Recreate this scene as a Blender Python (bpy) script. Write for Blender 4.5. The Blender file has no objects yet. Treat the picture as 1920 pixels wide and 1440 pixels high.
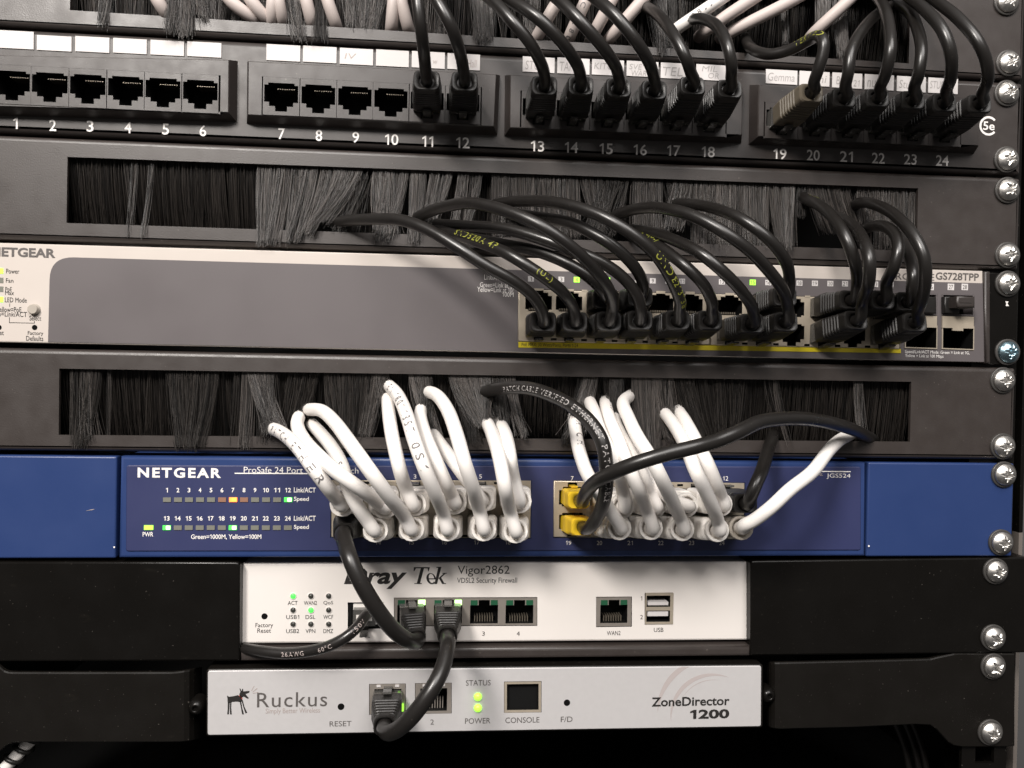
import bpy, bmesh, math, random
import numpy as np
from mathutils import Vector, Matrix
from mathutils.geometry import tessellate_polygon
random.seed(7); RNG = np.random.default_rng(7)
SC = bpy.context.scene
COL = SC.collection
MM = 0.001
# ------------------------------------------------------------------ camera
F_PX, CAM = 1450.0, np.array([-25.863, -341.625, 80.665])
RX, RY, RZ = -0.012, 0.018, -0.086
def _r(a, i):
    c, s = math.cos(a), math.sin(a)
    return np.array([[[1,0,0],[0,c,-s],[0,s,c]], [[c,0,s],[0,1,0],[-s,0,c]], [[c,-s,0],[s,c,0],[0,0,1]]][i])
ROT = _r(RZ,2) @ _r(RX,0) @ np.column_stack([[1,0,0],[0,0,1],[0,-1,0]]).astype(float) @ _r(RY,2)
cd = bpy.data.cameras.new('camera'); cam = bpy.data.objects.new('camera', cd); COL.objects.link(cam)
cd.sensor_fit = 'HORIZONTAL'; cd.sensor_width = 36.0; cd.lens = F_PX/1920*36; cd.clip_start = 0.01; cd.clip_end = 20
cam.matrix_world = Matrix([list(ROT[i])+[CAM[i]*MM] for i in range(3)]+[[0,0,0,1]])
SC.camera = cam
# ------------------------------------------------------------------ light
w = bpy.data.worlds.new('World'); SC.world = w; w.use_nodes = True
nt = w.node_tree; bg = nt.nodes['Background']
g_ = nt.nodes.new('ShaderNodeTexCoord'); sp_ = nt.nodes.new('ShaderNodeSeparateXYZ'); mr_ = nt.nodes.new('ShaderNodeMapRange')
nt.links.new(g_.outputs['Generated'], sp_.inputs[0]); nt.links.new(sp_.outputs['Z'], mr_.inputs[0])
mr_.inputs[1].default_value = -0.6; mr_.inputs[2].default_value = 0.6; mr_.inputs[3].default_value = 0.05; mr_.inputs[4].default_value = 0.20
nt.links.new(mr_.outputs[0], bg.inputs[1]); bg.inputs[0].default_value = (1.0, 0.95, 0.92, 1)
def area(name, loc, target, size, power, col):
    l = bpy.data.lights.new(name, 'AREA'); l.shape = 'DISK'; l.size = size; l.energy = power; l.color = col
    o = bpy.data.objects.new(name, l); COL.objects.link(o); o.location = loc
    o.rotation_euler = (Vector(target)-Vector(loc)).to_track_quat('-Z','Y').to_euler()
    return o
area('ceiling_lamp', (-0.52, -0.95, 0.82), (0, 0, 0.08), 0.30, 18.5, (1.0, 0.945, 0.89))
area('fill_light', (0.25, -1.35, 1.45), (0, 0, 0.05), 1.3, 33.0, (1.0, 0.96, 0.93))  # added soft fill light to lift the shadows, stands for no known lamp
SC.view_settings.view_transform = 'Standard'; SC.view_settings.look = 'None'
SC.view_settings.exposure = 0.0; SC.view_settings.gamma = 1.0; SC.view_settings.use_curve_mapping = False
try:
    SC.cycles.max_bounces = 8; SC.cycles.caustics_reflective = False; SC.cycles.caustics_refractive = False
    SC.cycles.use_denoising = True
except Exception: pass
# ------------------------------------------------------------------ helpers (millimetres inside, metres in the scene)
def P(u, v, y=0.0):
    d = ROT @ np.array([(u-960)/F_PX, -(v-720)/F_PX, -1.0]); t = (y-CAM[1])/d[1]
    return CAM + d*t
def P2(u, v, y=0.0):
    p = P(u, v, y); return (p[0], p[2])
def Q(pts, y=0.0): return [P2(u, v, y) for u, v in pts]
LOC = {}
def tag(o, label, cat, group=None, kind=None):
    if label: o['label'] = label
    if cat: o['category'] = cat
    if group: o['group'] = group
    if kind: o['kind'] = kind
    return o
def thing(name, label, cat, loc, group=None):
    o = bpy.data.objects.new(name, None); COL.objects.link(o); o.empty_display_size = 0.01
    o.location = Vector(loc)*MM; LOC[o] = np.array(loc, float)
    return tag(o, label, cat, group)
def link(name, me, parent=None, mats=()):
    o = bpy.data.objects.new(name, me); COL.objects.link(o)
    for m in mats: me.materials.append(m)
    if parent: o.parent = parent
    return o
def mesh_obj(name, verts, faces, mats, parent=None, smooth=False, midx=None):
    base = LOC.get(parent, np.zeros(3)) if parent else np.zeros(3)
    v = (np.asarray(verts, float)-base)*MM
    me = bpy.data.meshes.new(name); me.from_pydata(v.tolist(), [], faces)
    if not isinstance(mats, (list, tuple)): mats = [mats]
    o = link(name, me, parent, mats)
    if midx is not None: me.polygons.foreach_set('material_index', midx)
    if smooth is True: me.polygons.foreach_set('use_smooth', [True]*len(me.polygons))
    elif smooth is not False: me.polygons.foreach_set('use_smooth', smooth)
    bm = bmesh.new(); bm.from_mesh(me); bmesh.ops.recalc_face_normals(bm, faces=bm.faces); bm.to_mesh(me); bm.free()
    if parent: LOC[o] = base
    return o
class MB:
    def __init__(s): s.v = []; s.f = []; s.m = []; s.s = []
    def add(s, v, f, m=0, sm=False):
        b = len(s.v); s.v += [tuple(x) for x in v]; s.f += [tuple(i+b for i in q) for q in f]; s.m += [m]*len(f); s.s += [sm]*len(f)
    def box(s, x0, x1, y0, y1, z0, z1, m=0):
        v = [(x,y,z) for x in (x0,x1) for y in (y0,y1) for z in (z0,z1)]
        s.add(v, [(0,1,3,2),(4,6,7,5),(0,4,5,1),(2,3,7,6),(0,2,6,4),(1,5,7,3)], m)
    def loft(s, secs, cap0=True, cap1=True, m=0, sm=True):
        n = len(secs[0]); v = [p for q in secs for p in q]; f = []
        for k in range(len(secs)-1):
            for i in range(n):
                j = (i+1) % n; f.append((k*n+i, k*n+j, k*n+n+j, k*n+n+i))
        s.add(v, f, m, sm)
        if cap0: s.add(secs[0], [tuple(range(n))], m)
        if cap1: s.add(secs[-1], [tuple(range(n))], m)
    def lathe_y(s, cx, cz, prof, n=32, m=0, cap=True):   # prof: (radius, y)
        secs = [[(cx+r*math.cos(2*math.pi*i/n), y, cz+r*math.sin(2*math.pi*i/n)) for i in range(n)] for r, y in prof]
        s.loft(secs, cap, cap, m)
    def build(s, name, mats, parent=None): return mesh_obj(name, s.v, s.f, mats, parent, s.s, s.m)
def area2(p): return sum(p[i][0]*p[(i+1)%len(p)][1]-p[(i+1)%len(p)][0]*p[i][1] for i in range(len(p)))/2
def inset(poly, d):
    n = len(poly); out = []; sg = 1 if area2(poly) > 0 else -1
    for i in range(n):
        p0, p1, p2 = np.array(poly[i-1]), np.array(poly[i]), np.array(poly[(i+1)%n])
        a = (p1-p0)/max(np.linalg.norm(p1-p0),1e-9); b = (p2-p1)/max(np.linalg.norm(p2-p1),1e-9)
        na, nb = np.array([-a[1],a[0]])*sg, np.array([-b[1],b[0]])*sg
        k = na+nb; q = max(1+na@nb, 0.2); out.append(tuple(p1+k*d/q))
    return out
def rounded(poly, r, n=5):
    out = []; m = len(poly)
    for i in range(m):
        p0, p1, p2 = np.array(poly[i-1]), np.array(poly[i]), np.array(poly[(i+1)%m])
        rr = r[i] if isinstance(r, (list,tuple)) else r
        if rr <= 0: out.append(tuple(p1)); continue
        a = p1+(p0-p1)/np.linalg.norm(p0-p1)*rr; b = p1+(p2-p1)/np.linalg.norm(p2-p1)*rr
        for k in range(n+1):
            t = k/n; out.append(tuple((1-t)**2*a+2*t*(1-t)*p1+t*t*b))
    return out
def circle(c, r, n=20): return [(c[0]+r*math.cos(2*math.pi*i/n), c[1]+r*math.sin(2*math.pi*i/n)) for i in range(n)]
def fill(outer, holes):
    loops = [list(outer)]+[list(h) for h in holes]
    v = [p for lp in loops for p in lp]
    f = tessellate_polygon([[Vector((p[0], p[1], 0)) for p in lp] for lp in loops])
    return v, [tuple(t) for t in f if len(set(t)) == 3]
def plate(mb, outer, y0, y1, holes=(), r=0.0, seg=4, hm=0, hdepth=None, hback=False, m=0, back=True):
    """A sheet facing -Y: outline (x,z), front y0, back y1; holes get walls (slot hm), optionally a floor."""
    face = inset(outer, r) if r > 0 else outer
    v, f = fill(face, holes); mb.add([(x,y0,z) for x,z in v], f, m)
    rings = []
    if r > 0:
        for k in range(seg+1):
            a = k/seg*math.pi/2; q = inset(outer, r*(1-math.sin(a))); rings.append([(x, y0+r*(1-math.cos(a)), z) for x,z in q])
    else: rings.append([(x,y0,z) for x,z in outer])
    if r > 0: mb.loft(rings, False, False, m, True)
    mb.loft([rings[-1], [(x,y1,z) for x,z in outer]], False, False, m, False)
    if back and not hback:
        v, f = fill(outer, holes); mb.add([(x,y1,z) for x,z in v], f, m)
    hd = y1 if hdepth is None else y0+hdepth
    for h in holes: mb.loft([[(x,y0,z) for x,z in h], [(x,hd,z) for x,z in h]], False, hback, hm, False)
# ------------------------------------------------------------------ materials
def mat(name, col, rough=0.5, metal=0.0, spec=0.5, noise=0.0, nscale=300, bump=0.0, bscale=2500, emit=None, estr=0, dust=0.0, smear=0.0, trans=0.0, coat=0.0):
    m = bpy.data.materials.new(name); m.use_nodes = True; nt = m.node_tree; b = nt.nodes['Principled BSDF']
    c = (*col, 1); b.inputs['Base Color'].default_value = c; b.inputs['Roughness'].default_value = rough
    b.inputs['Metallic'].default_value = metal; b.inputs['Specular IOR Level'].default_value = spec
    if trans: b.inputs['Transmission Weight'].default_value = trans
    if coat: b.inputs['Coat Weight'].default_value = coat; b.inputs['Coat Roughness'].default_value = 0.2
    if emit: b.inputs['Emission Color'].default_value = (*emit, 1); b.inputs['Emission Strength'].default_value = estr
    N = nt.nodes.new; L = nt.links.new
    if noise or bump or dust or smear:
        tc = N('ShaderNodeTexCoord')
    if noise:
        n = N('ShaderNodeTexNoise'); n.inputs['Scale'].default_value = nscale; n.inputs['Detail'].default_value = 6; L(tc.outputs['Object'], n.inputs['Vector'])
        r = N('ShaderNodeMapRange'); r.inputs[1].default_value = .3; r.inputs[2].default_value = .7; r.inputs[3].default_value = rough-noise; r.inputs[4].default_value = rough+noise
        L(n.outputs['Fac'], r.inputs[0]); L(r.outputs[0], b.inputs['Roughness'])
        mx = N('ShaderNodeMix'); mx.data_type = 'RGBA'; mx.inputs[6].default_value = tuple(x*(1-noise*1.2) for x in col)+(1,); mx.inputs[7].default_value = tuple(x*(1+noise*1.2) for x in col)+(1,)
        L(n.outputs['Fac'], mx.inputs[0]); out = mx.outputs[2]; L(out, b.inputs['Base Color'])
    if dust:
        vo = N('ShaderNodeTexNoise'); vo.inputs['Scale'].default_value = 900; vo.inputs['Detail'].default_value = 2; L(tc.outputs['Object'], vo.inputs['Vector'])
        cr = N('ShaderNodeMapRange'); cr.inputs[1].default_value = .70; cr.inputs[2].default_value = .78; cr.inputs[4].default_value = dust; L(vo.outputs['Fac'], cr.inputs[0])
        mx2 = N('ShaderNodeMix'); mx2.data_type = 'RGBA'; mx2.inputs[6].default_value = c; mx2.inputs[7].default_value = (.35,.31,.27,1)
        if noise: L(out, mx2.inputs[6])
        L(cr.outputs[0], mx2.inputs[0]); L(mx2.outputs[2], b.inputs['Base Color'])
    if smear:
        mp = N('ShaderNodeMapping'); mp.inputs['Scale'].default_value = (70, 70, 190); L(tc.outputs['Object'], mp.inputs['Vector'])
        sn = N('ShaderNodeTexNoise'); sn.inputs['Scale'].default_value = 1.0; sn.inputs['Detail'].default_value = 8; L(mp.outputs[0], sn.inputs['Vector'])
        sr = N('ShaderNodeMapRange'); sr.inputs[1].default_value = .66; sr.inputs[2].default_value = .88; sr.inputs[4].default_value = smear; L(sn.outputs['Fac'], sr.inputs[0])
        mx3 = N('ShaderNodeMix'); mx3.data_type = 'RGBA'; mx3.inputs[7].default_value = (.12,.10,.075,1)
        src = b.inputs['Base Color'].links[0].from_socket if b.inputs['Base Color'].links else None
        if src: L(src, mx3.inputs[6])
        else: mx3.inputs[6].default_value = c
        L(sr.outputs[0], mx3.inputs[0]); L(mx3.outputs[2], b.inputs['Base Color'])
    if bump:
        n2 = N('ShaderNodeTexNoise'); n2.inputs['Scale'].default_value = bscale; n2.inputs['Detail'].default_value = 3; L(tc.outputs['Object'], n2.inputs['Vector'])
        bp = N('ShaderNodeBump'); bp.inputs['Strength'].default_value = bump; bp.inputs['Distance'].default_value = 0.0002; L(n2.outputs['Fac'], bp.inputs['Height']); L(bp.outputs[0], b.inputs['Normal'])
    return m
M = dict(
 satin=mat('black_powder_coat', (.037,.0295,.0265), .44, spec=.75, noise=.06, nscale=120, bump=.25, bscale=1800, dust=.25, smear=.05),
 panel=mat('dark_plastic_panel', (.032,.0255,.0232), .46, spec=.7, noise=.06, nscale=150, bump=.15, dust=.2),
 tray=mat('black_gloss_steel', (.005,.0044,.0038), .30, spec=.28, noise=.06, nscale=60, bump=.05, bscale=900, dust=.18, smear=.07),
 bracket=mat('black_bracket_paint', (.007,.006,.005), .40, spec=.3, noise=.06, nscale=60, bump=.12, bscale=1200, dust=.25, smear=.08),
 hollow=mat('dark_hollow', (.004,.004,.004), .8, spec=.1),
 cavity=mat('socket_cavity', (.006,.006,.006), .6, spec=.2),
 boot=mat('black_boot_rubber', (.011,.010,.0092), .42, spec=.5, noise=.05, nscale=400),
 cord=mat('black_cord_vinyl', (.0135,.012,.011), .33, spec=.6, noise=.07, nscale=60, bump=.22, bscale=260, dust=.14),
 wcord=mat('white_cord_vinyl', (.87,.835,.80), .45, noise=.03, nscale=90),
 pcord=mat('shaded_white_cord_vinyl', (.56,.49,.46), .5, noise=.05, nscale=120),  # white vinyl darkened: shade at the top put into the colour
 wboot=mat('white_boot_vinyl', (.88,.845,.80), .45, noise=.03, nscale=200),
 yboot=mat('yellow_boot_vinyl', (.88,.58,.03), .38, noise=.03, nscale=200),
 tboot=mat('grey_boot_vinyl', (.40,.36,.31), .5, noise=.04),
 litboot=mat('lit_boot_rubber', (.12,.10,.072), .5, noise=.08, nscale=500), clear=mat('clear_connector', (.17,.165,.155), .14, spec=.6, trans=.5),  # lighter boot rubber: light falling on one black plug, put into colour
 gold=mat('contact_gold', (.22,.19,.15), .4, metal=.6),
 beige=mat('port_shield_metal', (.50,.435,.345), .38, metal=.35, noise=.06, nscale=300),
 steel=mat('port_shield_steel', (.40,.36,.32), .35, metal=.5, noise=.06, nscale=300),
 chrome=mat('zinc_screw', (.66,.64,.61), .40, metal=1.0, noise=.06, nscale=700, bump=.15, bscale=900),
 bluezinc=mat('blue_zinc_screw', (.42,.60,.68), .26, metal=1.0, noise=.06, nscale=700), washer=mat('washer_steel', (.10,.095,.09), .4, metal=.5),
 grey=mat('grey_face_paint', (.113,.100,.103), .5, noise=.08, nscale=30, bump=.06, dust=.10),
 white=mat('white_band_paint', (.56,.505,.46), .5, noise=.03, nscale=80),
 blue=mat('blue_steel_paint', (.022,.046,.150), .38, noise=.05, nscale=50, bump=.05, bscale=1500, dust=.04),
 bluel=mat('blue_face_label', (.029,.036,.108), .5, noise=.04, nscale=50),
 rwhite=mat('white_router_plastic', (.82,.775,.735), .5, noise=.02, nscale=60),
 silver=mat('silver_face_paint', (.60,.585,.585), .42, metal=.15, noise=.03, nscale=400),
 black_ink=mat('black_ink', (.018,.016,.015), .6), grey_ink=mat('grey_ink', (.10,.09,.085), .6), pencil=mat('pencil_ink', (.37,.35,.34), .6), pale_ink=mat('pale_ink', (.42,.36,.34), .6), white_ink=mat('white_ink', (.88,.85,.82), .6),
 yellow_ink=mat('yellow_ink', (.30,.31,.045), .6), cord_ink=mat('grey_cord_ink', (.16,.15,.15), .6), red_ink=mat('red_ink', (.45,.05,.04), .6),
 yellow=mat('yellow_strip_vinyl', (.62,.50,.015), .5), paper=mat('label_paper', (.66,.63,.62), .7, noise=.02),
 led_off=mat('led_unlit', (.20,.20,.17), .3), led_dim=mat('led_dim_amber', (.30,.16,.11), .3), led_hole=mat('led_dark_lens', (.05,.05,.045), .2),
 green=mat('led_green', (.1,.6,.1), .3, emit=(.05,1,.07), estr=1.3), lime=mat('led_lime', (.4,.8,.1), .3, emit=(.34,1,.05), estr=1.4),
 orange=mat('led_orange', (.9,.4,.1), .3, emit=(1,.12,.015), estr=2.6), darkgreen=mat('led_green_unlit', (.02,.10,.05), .25),
 warm_hot=mat('led_warm_core', (.7,.3,.06), .3, emit=(1,.34,.06), estr=1.9),
 white_hot=mat('led_white_core', (.9,1,.8), .3, emit=(.40,1,.20), estr=3.0),
 bristle=mat('bristle_nylon', (.085,.073,.067), .40, spec=.8), bristle_shaded=mat('bristle_nylon_shaded', (.022,.019,.0175), .45, spec=.5),  # second copy darkened: shade inside the brushes put into the colour
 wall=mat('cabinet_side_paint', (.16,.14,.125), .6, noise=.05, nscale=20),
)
for m_, lo, hi in ((M['bristle'], (.010,.0085,.0075), (.125,.108,.098)), (M['bristle_shaded'], (.006,.005,.0045), (.045,.038,.033))):
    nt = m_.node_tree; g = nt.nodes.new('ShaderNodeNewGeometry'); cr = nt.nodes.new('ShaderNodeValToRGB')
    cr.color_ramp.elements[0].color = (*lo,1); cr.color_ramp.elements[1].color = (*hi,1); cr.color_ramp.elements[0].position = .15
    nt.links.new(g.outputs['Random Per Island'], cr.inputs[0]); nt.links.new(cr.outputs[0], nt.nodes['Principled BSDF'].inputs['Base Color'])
# ------------------------------------------------------------------ text
_tc = {}
def _raw(s, offset, spacing):
    c = bpy.data.curves.new('lettering', 'FONT'); c.body = s; c.size = 1; c.offset = offset; c.space_character = spacing
    c.resolution_u = 3; c.fill_mode = 'FRONT'
    o = bpy.data.objects.new('lettering', c); COL.objects.link(o)
    dg = bpy.context.evaluated_depsgraph_get(); me = bpy.data.meshes.new_from_object(o.evaluated_get(dg))
    v = np.array([x.co[:] for x in me.vertices]).reshape(-1,3)[:, :2]; f = [tuple(p.vertices) for p in me.polygons]
    bpy.data.objects.remove(o); bpy.data.curves.remove(c); bpy.data.meshes.remove(me)
    return v, f
def _bbw(s, offset, spacing): v, f = _raw(s, offset, spacing); return v[:,0].max()
def text_geo(s, offset=0.0, shear=0.0, spacing=1.0):
    """Outline of a line of print; the figure one is drawn with a flag, which the built-in face lacks."""
    k = (s, offset, shear, spacing)
    if k in _tc: return _tc[k]
    if '1' not in s: v, f = _raw(s, offset, spacing)
    else:
        H = _raw('8', 0, 1)[0][:,1].max()*.985; V = []; f = []; x = 0.0; o2 = offset; run = ''
        zero = _bbw('00', 0, spacing)-_bbw('0', 0, 1)
        def flush(r, x):
            v_, f_ = _raw(r, offset, spacing)
            b = len(V); V.extend((p[0]+x, p[1]) for p in v_); f.extend(tuple(i+b for i in t) for t in f_)
            return x+_bbw(r+'0', 0, spacing)-_bbw('0', 0, 1)
        for ch in s+'\0':
            if ch in ('1', '\0'):
                if run.strip(): x = flush(run, x)
                elif run: x += .3*len(run)
                run = ''
                if ch == '1':
                    b = len(V); l, r_ = .245-o2, .325+o2
                    V.extend((x+px, py) for px, py in [(l,-o2),(r_,-o2),(r_,H+o2),(.265-o2,H+o2),(.09-o2,H*.80+o2),(.09-o2,H*.80-.075-o2),(l,H*.87-.05-o2)])
                    f.extend([(b,b+1,b+2,b+6),(b+6,b+2,b+3),(b+6,b+3,b+4,b+5)]); x += zero*.93
            else: run += ch
        v = np.array(V)
    v = v.copy(); v[:,0] += v[:,1]*shear*1.0
    _tc[k] = (v, f); return v, f
def T(parent, s, u0, u1, v0, v1, y, m, name='lettering', offset=0.0, shear=0.0, spacing=1.0, du=None):
    """Print s on the plane y so that its ink fills the box u0..u1, v0..v1 (photo pixels of its upper-left and lower-right)."""
    v, f = text_geo(s, offset, shear, spacing); lo, hi = v.min(0), v.max(0)
    vm = (v0+v1)/2; um = (u0+u1)/2
    a = P(u0, vm, y); b = P(u1, vm, y); t = P(um, v0, y); bt = P(um, v1, y)
    x = a[0]+(v[:,0]-lo[0])/(hi[0]-lo[0])*(b[0]-a[0]); z0 = bt[2]; z = z0+(v[:,1]-lo[1])/(hi[1]-lo[1])*(t[2]-bt[2])
    return mesh_obj(name, np.column_stack([x, np.full(len(x), y), z]), f, m, parent)
def flat(parent, name, poly, y, m, th=0.12):
    mb = MB(); plate(mb, poly, y, y+th); return mb.build(name, m, parent)
def rectpx(u0, u1, v0, v1, y=0):
    um, vm = (u0+u1)/2, (v0+v1)/2
    x0, x1 = P(u0,vm,y)[0], P(u1,vm,y)[0]; z1, z0 = P(um,v0,y)[2], P(um,v1,y)[2]
    return [(x0,z0),(x1,z0),(x1,z1),(x0,z1)]
def lerp(u, a, b): return a[1]+(b[1]-a[1])*(u-a[0])/(b[0]-a[0])
# ------------------------------------------------------------------ cabinet and rails
U = 44.45
cab = thing('equipment_cabinet', 'dark equipment cabinet with black mounting rails that carries the whole stack', 'cabinet', (0,0,-140))
mb = MB(); mb.box(-300,300,300,303,-150,340); mb.build('back_panel', M['hollow'], cab)
mb = MB(); mb.box(-300,300,40,300,-150,-147); mb.build('floor_panel', M['hollow'], cab)
mb = MB(); mb.box(-300,300,2,300,338,340); mb.build('top_panel', M['hollow'], cab)
mb = MB(); mb.box(-303,-300,-20,303,-150,340); mb.build('side_panel', M['hollow'], cab)
mb = MB(); mb.box(262,264,22,60,-150,6); mb.build('side_panel', M['wall'], cab)
mb = MB(); mb.box(262,264,22,60,6.2,340); mb.build('side_panel', M['tray'], cab)
mb = MB(); mb.box(262,264,60,300,-150,340); mb.build('side_panel', M['hollow'], cab)
for sx in (-1, 1):
    holes = []
    z = -140
    k = 0
    for ui in range(-3, 7):
        for h in (6.35, 22.225, 38.1):
            c = (sx*232.55, ui*U+h); holes.append([(c[0]-4.7,c[1]-4.7),(c[0]+4.7,c[1]-4.7),(c[0]+4.7,c[1]+4.7),(c[0]-4.7,c[1]+4.7)])
    mb = MB(); x0, x1 = sorted((sx*221, sx*243.5)); plate(mb, [(x0,-150),(x1,-150),(x1,320),(x0,320)], 3.0, 5.0, holes)
    mb.box(x1-2 if sx>0 else x0, x1 if sx>0 else x0+2, 5.0, 45, -150, 320); mb.build('rail', M['tray'], cab)
# ------------------------------------------------------------------ brush panels
def hair_mesh(parent, name, roots, bends, rad, m, stuff=True):
    """roots: (n,3) tops; bends: (n,4) dx, dy at the tip, length, curl."""
    n = len(roots); ts = np.linspace(0, 1, 6); k = len(ts)
    t = ts[None,:,None]; dx, dy, ln, cu = [bends[:,i][:,None,None] for i in range(4)]
    base = roots[:,None,:]; pts = np.repeat(base, k, 1).copy()
    pts[:,:,0:1] += dx*(t**1.4)+cu*np.sin(t*math.pi); pts[:,:,1:2] += dy*(t**1.6); pts[:,:,2:3] -= ln*t
    ang = RNG.uniform(0, 6.28, n); V = np.empty((n,k,3,3))
    for j in range(3):
        a = ang+j*2.094; r = rad*(1-0.35*ts)[None,:]
        V[:,:,j,0] = pts[:,:,0]+np.cos(a)[:,None]*r; V[:,:,j,1] = pts[:,:,1]+np.sin(a)[:,None]*r; V[:,:,j,2] = pts[:,:,2]
    V = V.reshape(-1,3); F = []
    idx = np.arange(n)[:,None,None]*k*3+np.arange(k-1)[None,:,None]*3
    for j in range(3):
        j2 = (j+1)%3; q = np.stack([idx+j, idx+j2, idx+3+j2, idx+3+j], -1).reshape(-1,4); F.append(q)
    F = np.concatenate(F)
    base = LOC[parent]; me = bpy.data.meshes.new(name); me.vertices.add(len(V)); me.vertices.foreach_set('co', ((V-base)*MM).ravel())
    me.loops.add(F.size); me.loops.foreach_set('vertex_index', F.ravel()); me.polygons.add(len(F))
    me.polygons.foreach_set('loop_start', np.arange(len(F))*4); me.polygons.foreach_set('use_smooth', [True]*len(F)); me.update(calc_edges=True)
    o = link(name, me, parent, [m])
    if stuff: o['kind'] = 'stuff'
    return o
def tuft(parent, TL, TR, BL, BR, spec, name='bristle_tuft'):
    """spec: u0,u1 at the top edge, count, lean in px at the tip, dy at the tip, length factor, y at root, dark, spread"""
    u0, u1, n, lean, dy, lf, y0, dark, spread = spec
    n = int(n*1.2); us = RNG.uniform(u0, u1, n)
    # strands gather into small locks
    lock = np.round(us/(11 if spread > 1 else 8)+RNG.normal(0,.25,n)); jit = RNG.normal(0, 1, 400)
    R = []; B = []
    uc = (u0+u1)/2; gather = .46 if spread > .75 and (u1-u0) < 130 else 0.0
    for u, l in zip(us, lock):
        vt = lerp(u, TL, TR)-3; vb = lerp(u, BL, BR)
        a = P(u, vt, y0); b = P(u, vb, y0); H = a[2]-b[2]
        s = jit[int(abs(l)) % 400]
        R.append((a[0], max(2.1, y0+random.gauss(0,.8)), a[2]+1))
        B.append(((uc-u)*gather*.235+lean*.235+s*spread*.8+random.gauss(0,spread*.55)+(random.gauss(0,spread*1.6) if random.random()<.05 else 0), dy+s*.9+random.gauss(0,.9), H*lf*random.gauss(1,.035)+1, random.gauss(0,.35+spread*.15)))
    return hair_mesh(parent, name, np.array(R), np.array(B), .125, M['bristle_shaded' if dark else 'bristle'])
def brush_panel(ub, label, cut, zr, tufts, fillers, over=()):
    root = thing('brush_panel', label, 'brush panel', (0,0,ub), 'cable brush panels of the rack')
    outer = rounded([(-241.3,ub+zr[0]),(241.3,ub+zr[0]),(241.3,ub+zr[1]),(-241.3,ub+zr[1])], 1.5, 3)
    hole = Q(cut, 0)
    mb = MB(); plate(mb, outer, 0, 12, [hole], r=2.2, seg=5, hdepth=1.6, back=False)
    # inner wall sheet behind the lip, keeps the slot's edge thin
    mb.build('face_plate', M['satin'], root)
    TL, TR, BR, BL = cut
    mb = MB(); a = P(*TL, 2); b = P(*TR, 2); mb.box(-225, 225, 6.0, 11.5, a[2]+0.8, a[2]+5.0); mb.build('brush_holder', M['washer'], root)
    for s in fillers: tuft(root, TL, TR, BL, BR, s, 'bristles')
    for s in tufts: tuft(root, TL, TR, BL, BR, s)
    for u, v in over:
        vt = lerp(u, TL, TR); H = lerp(u, BL, BR)-vt
        tuft(root, TL, TR, BL, BR, (u-13, u+11, 70, random.uniform(-6,10), -7, (v+10-vt)/H, 2, random.random()<.6, 1.2))
    return root
# u0,u1,n,lean,dy,len,y0,dark,spread
brush_panel(3*U, 'black brush panel between the numbered patch panel and the grey switch',
  [(126.5,294),(1721.7,353),(1719,470.5),(124.5,418)], (.5, 43.7),
  [(245,262,16,-4,-3,1.17,3,False,.8),(278,292,14,-3,-3,1.16,3,False,.8),(232,246,10,3,3,1.05,3,False,.8),
   (482,546,190,-6,-4.5,1.20,3,False,1.0),(548,600,150,-20,-5,1.16,3,False,1.2),(602,642,110,-34,-5,1.04,3,False,1.3),(640,684,110,-50,-4,.88,2.6,False,1.9),(650,704,80,-26,-3,1.0,3.5,True,2.0),
   (700,742,120,12,-4,1.02,2.6,False,1.5),(724,768,130,-20,-4,1.10,3,False,1.0),(770,800,100,-6,-4,1.12,2.6,False,1.0),(808,850,120,-26,-3,.96,3,False,1.3),(858,906,110,-12,-1,.9,3,False,1.1),
   (922,1010,330,2,0,1.0,3,False,.4),(1010,1085,290,6,0,.95,3,False,.5),(1085,1130,110,16,-1,.8,3,False,1.5),(1120,1182,110,-30,-3,.95,3,True,2.2),(1184,1240,210,2,0,.95,3,False,.5),
   (1240,1285,60,12,-1,.7,3,True,1.6),(1262,1300,90,-18,-2,.8,3,False,1.8),(1300,1372,270,0,-1,1.06,3,False,.5),(1372,1440,260,2,-1,1.06,3,False,.5),(1440,1490,160,8,-1.5,1.0,3,False,.9),(1470,1492,50,-3,-3,1.05,2,False,1.0),
   (1494,1515,36,-6,-2,.55,3,True,1.2),(1510,1590,250,30,0,.75,3.5,False,.5),(1605,1660,180,8,0,.6,3.5,False,.4),(1640,1718,270,2,0,1.0,3.5,False,.4)],
  [(128,480,900,0,9,1.12,4,True,.5),(128,480,500,0,9,1.12,7,True,.6),(480,1500,1100,0,4,1.0,7,True,1.2),(1590,1718,90,0,4,1.1,7,True,.8)])
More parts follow.
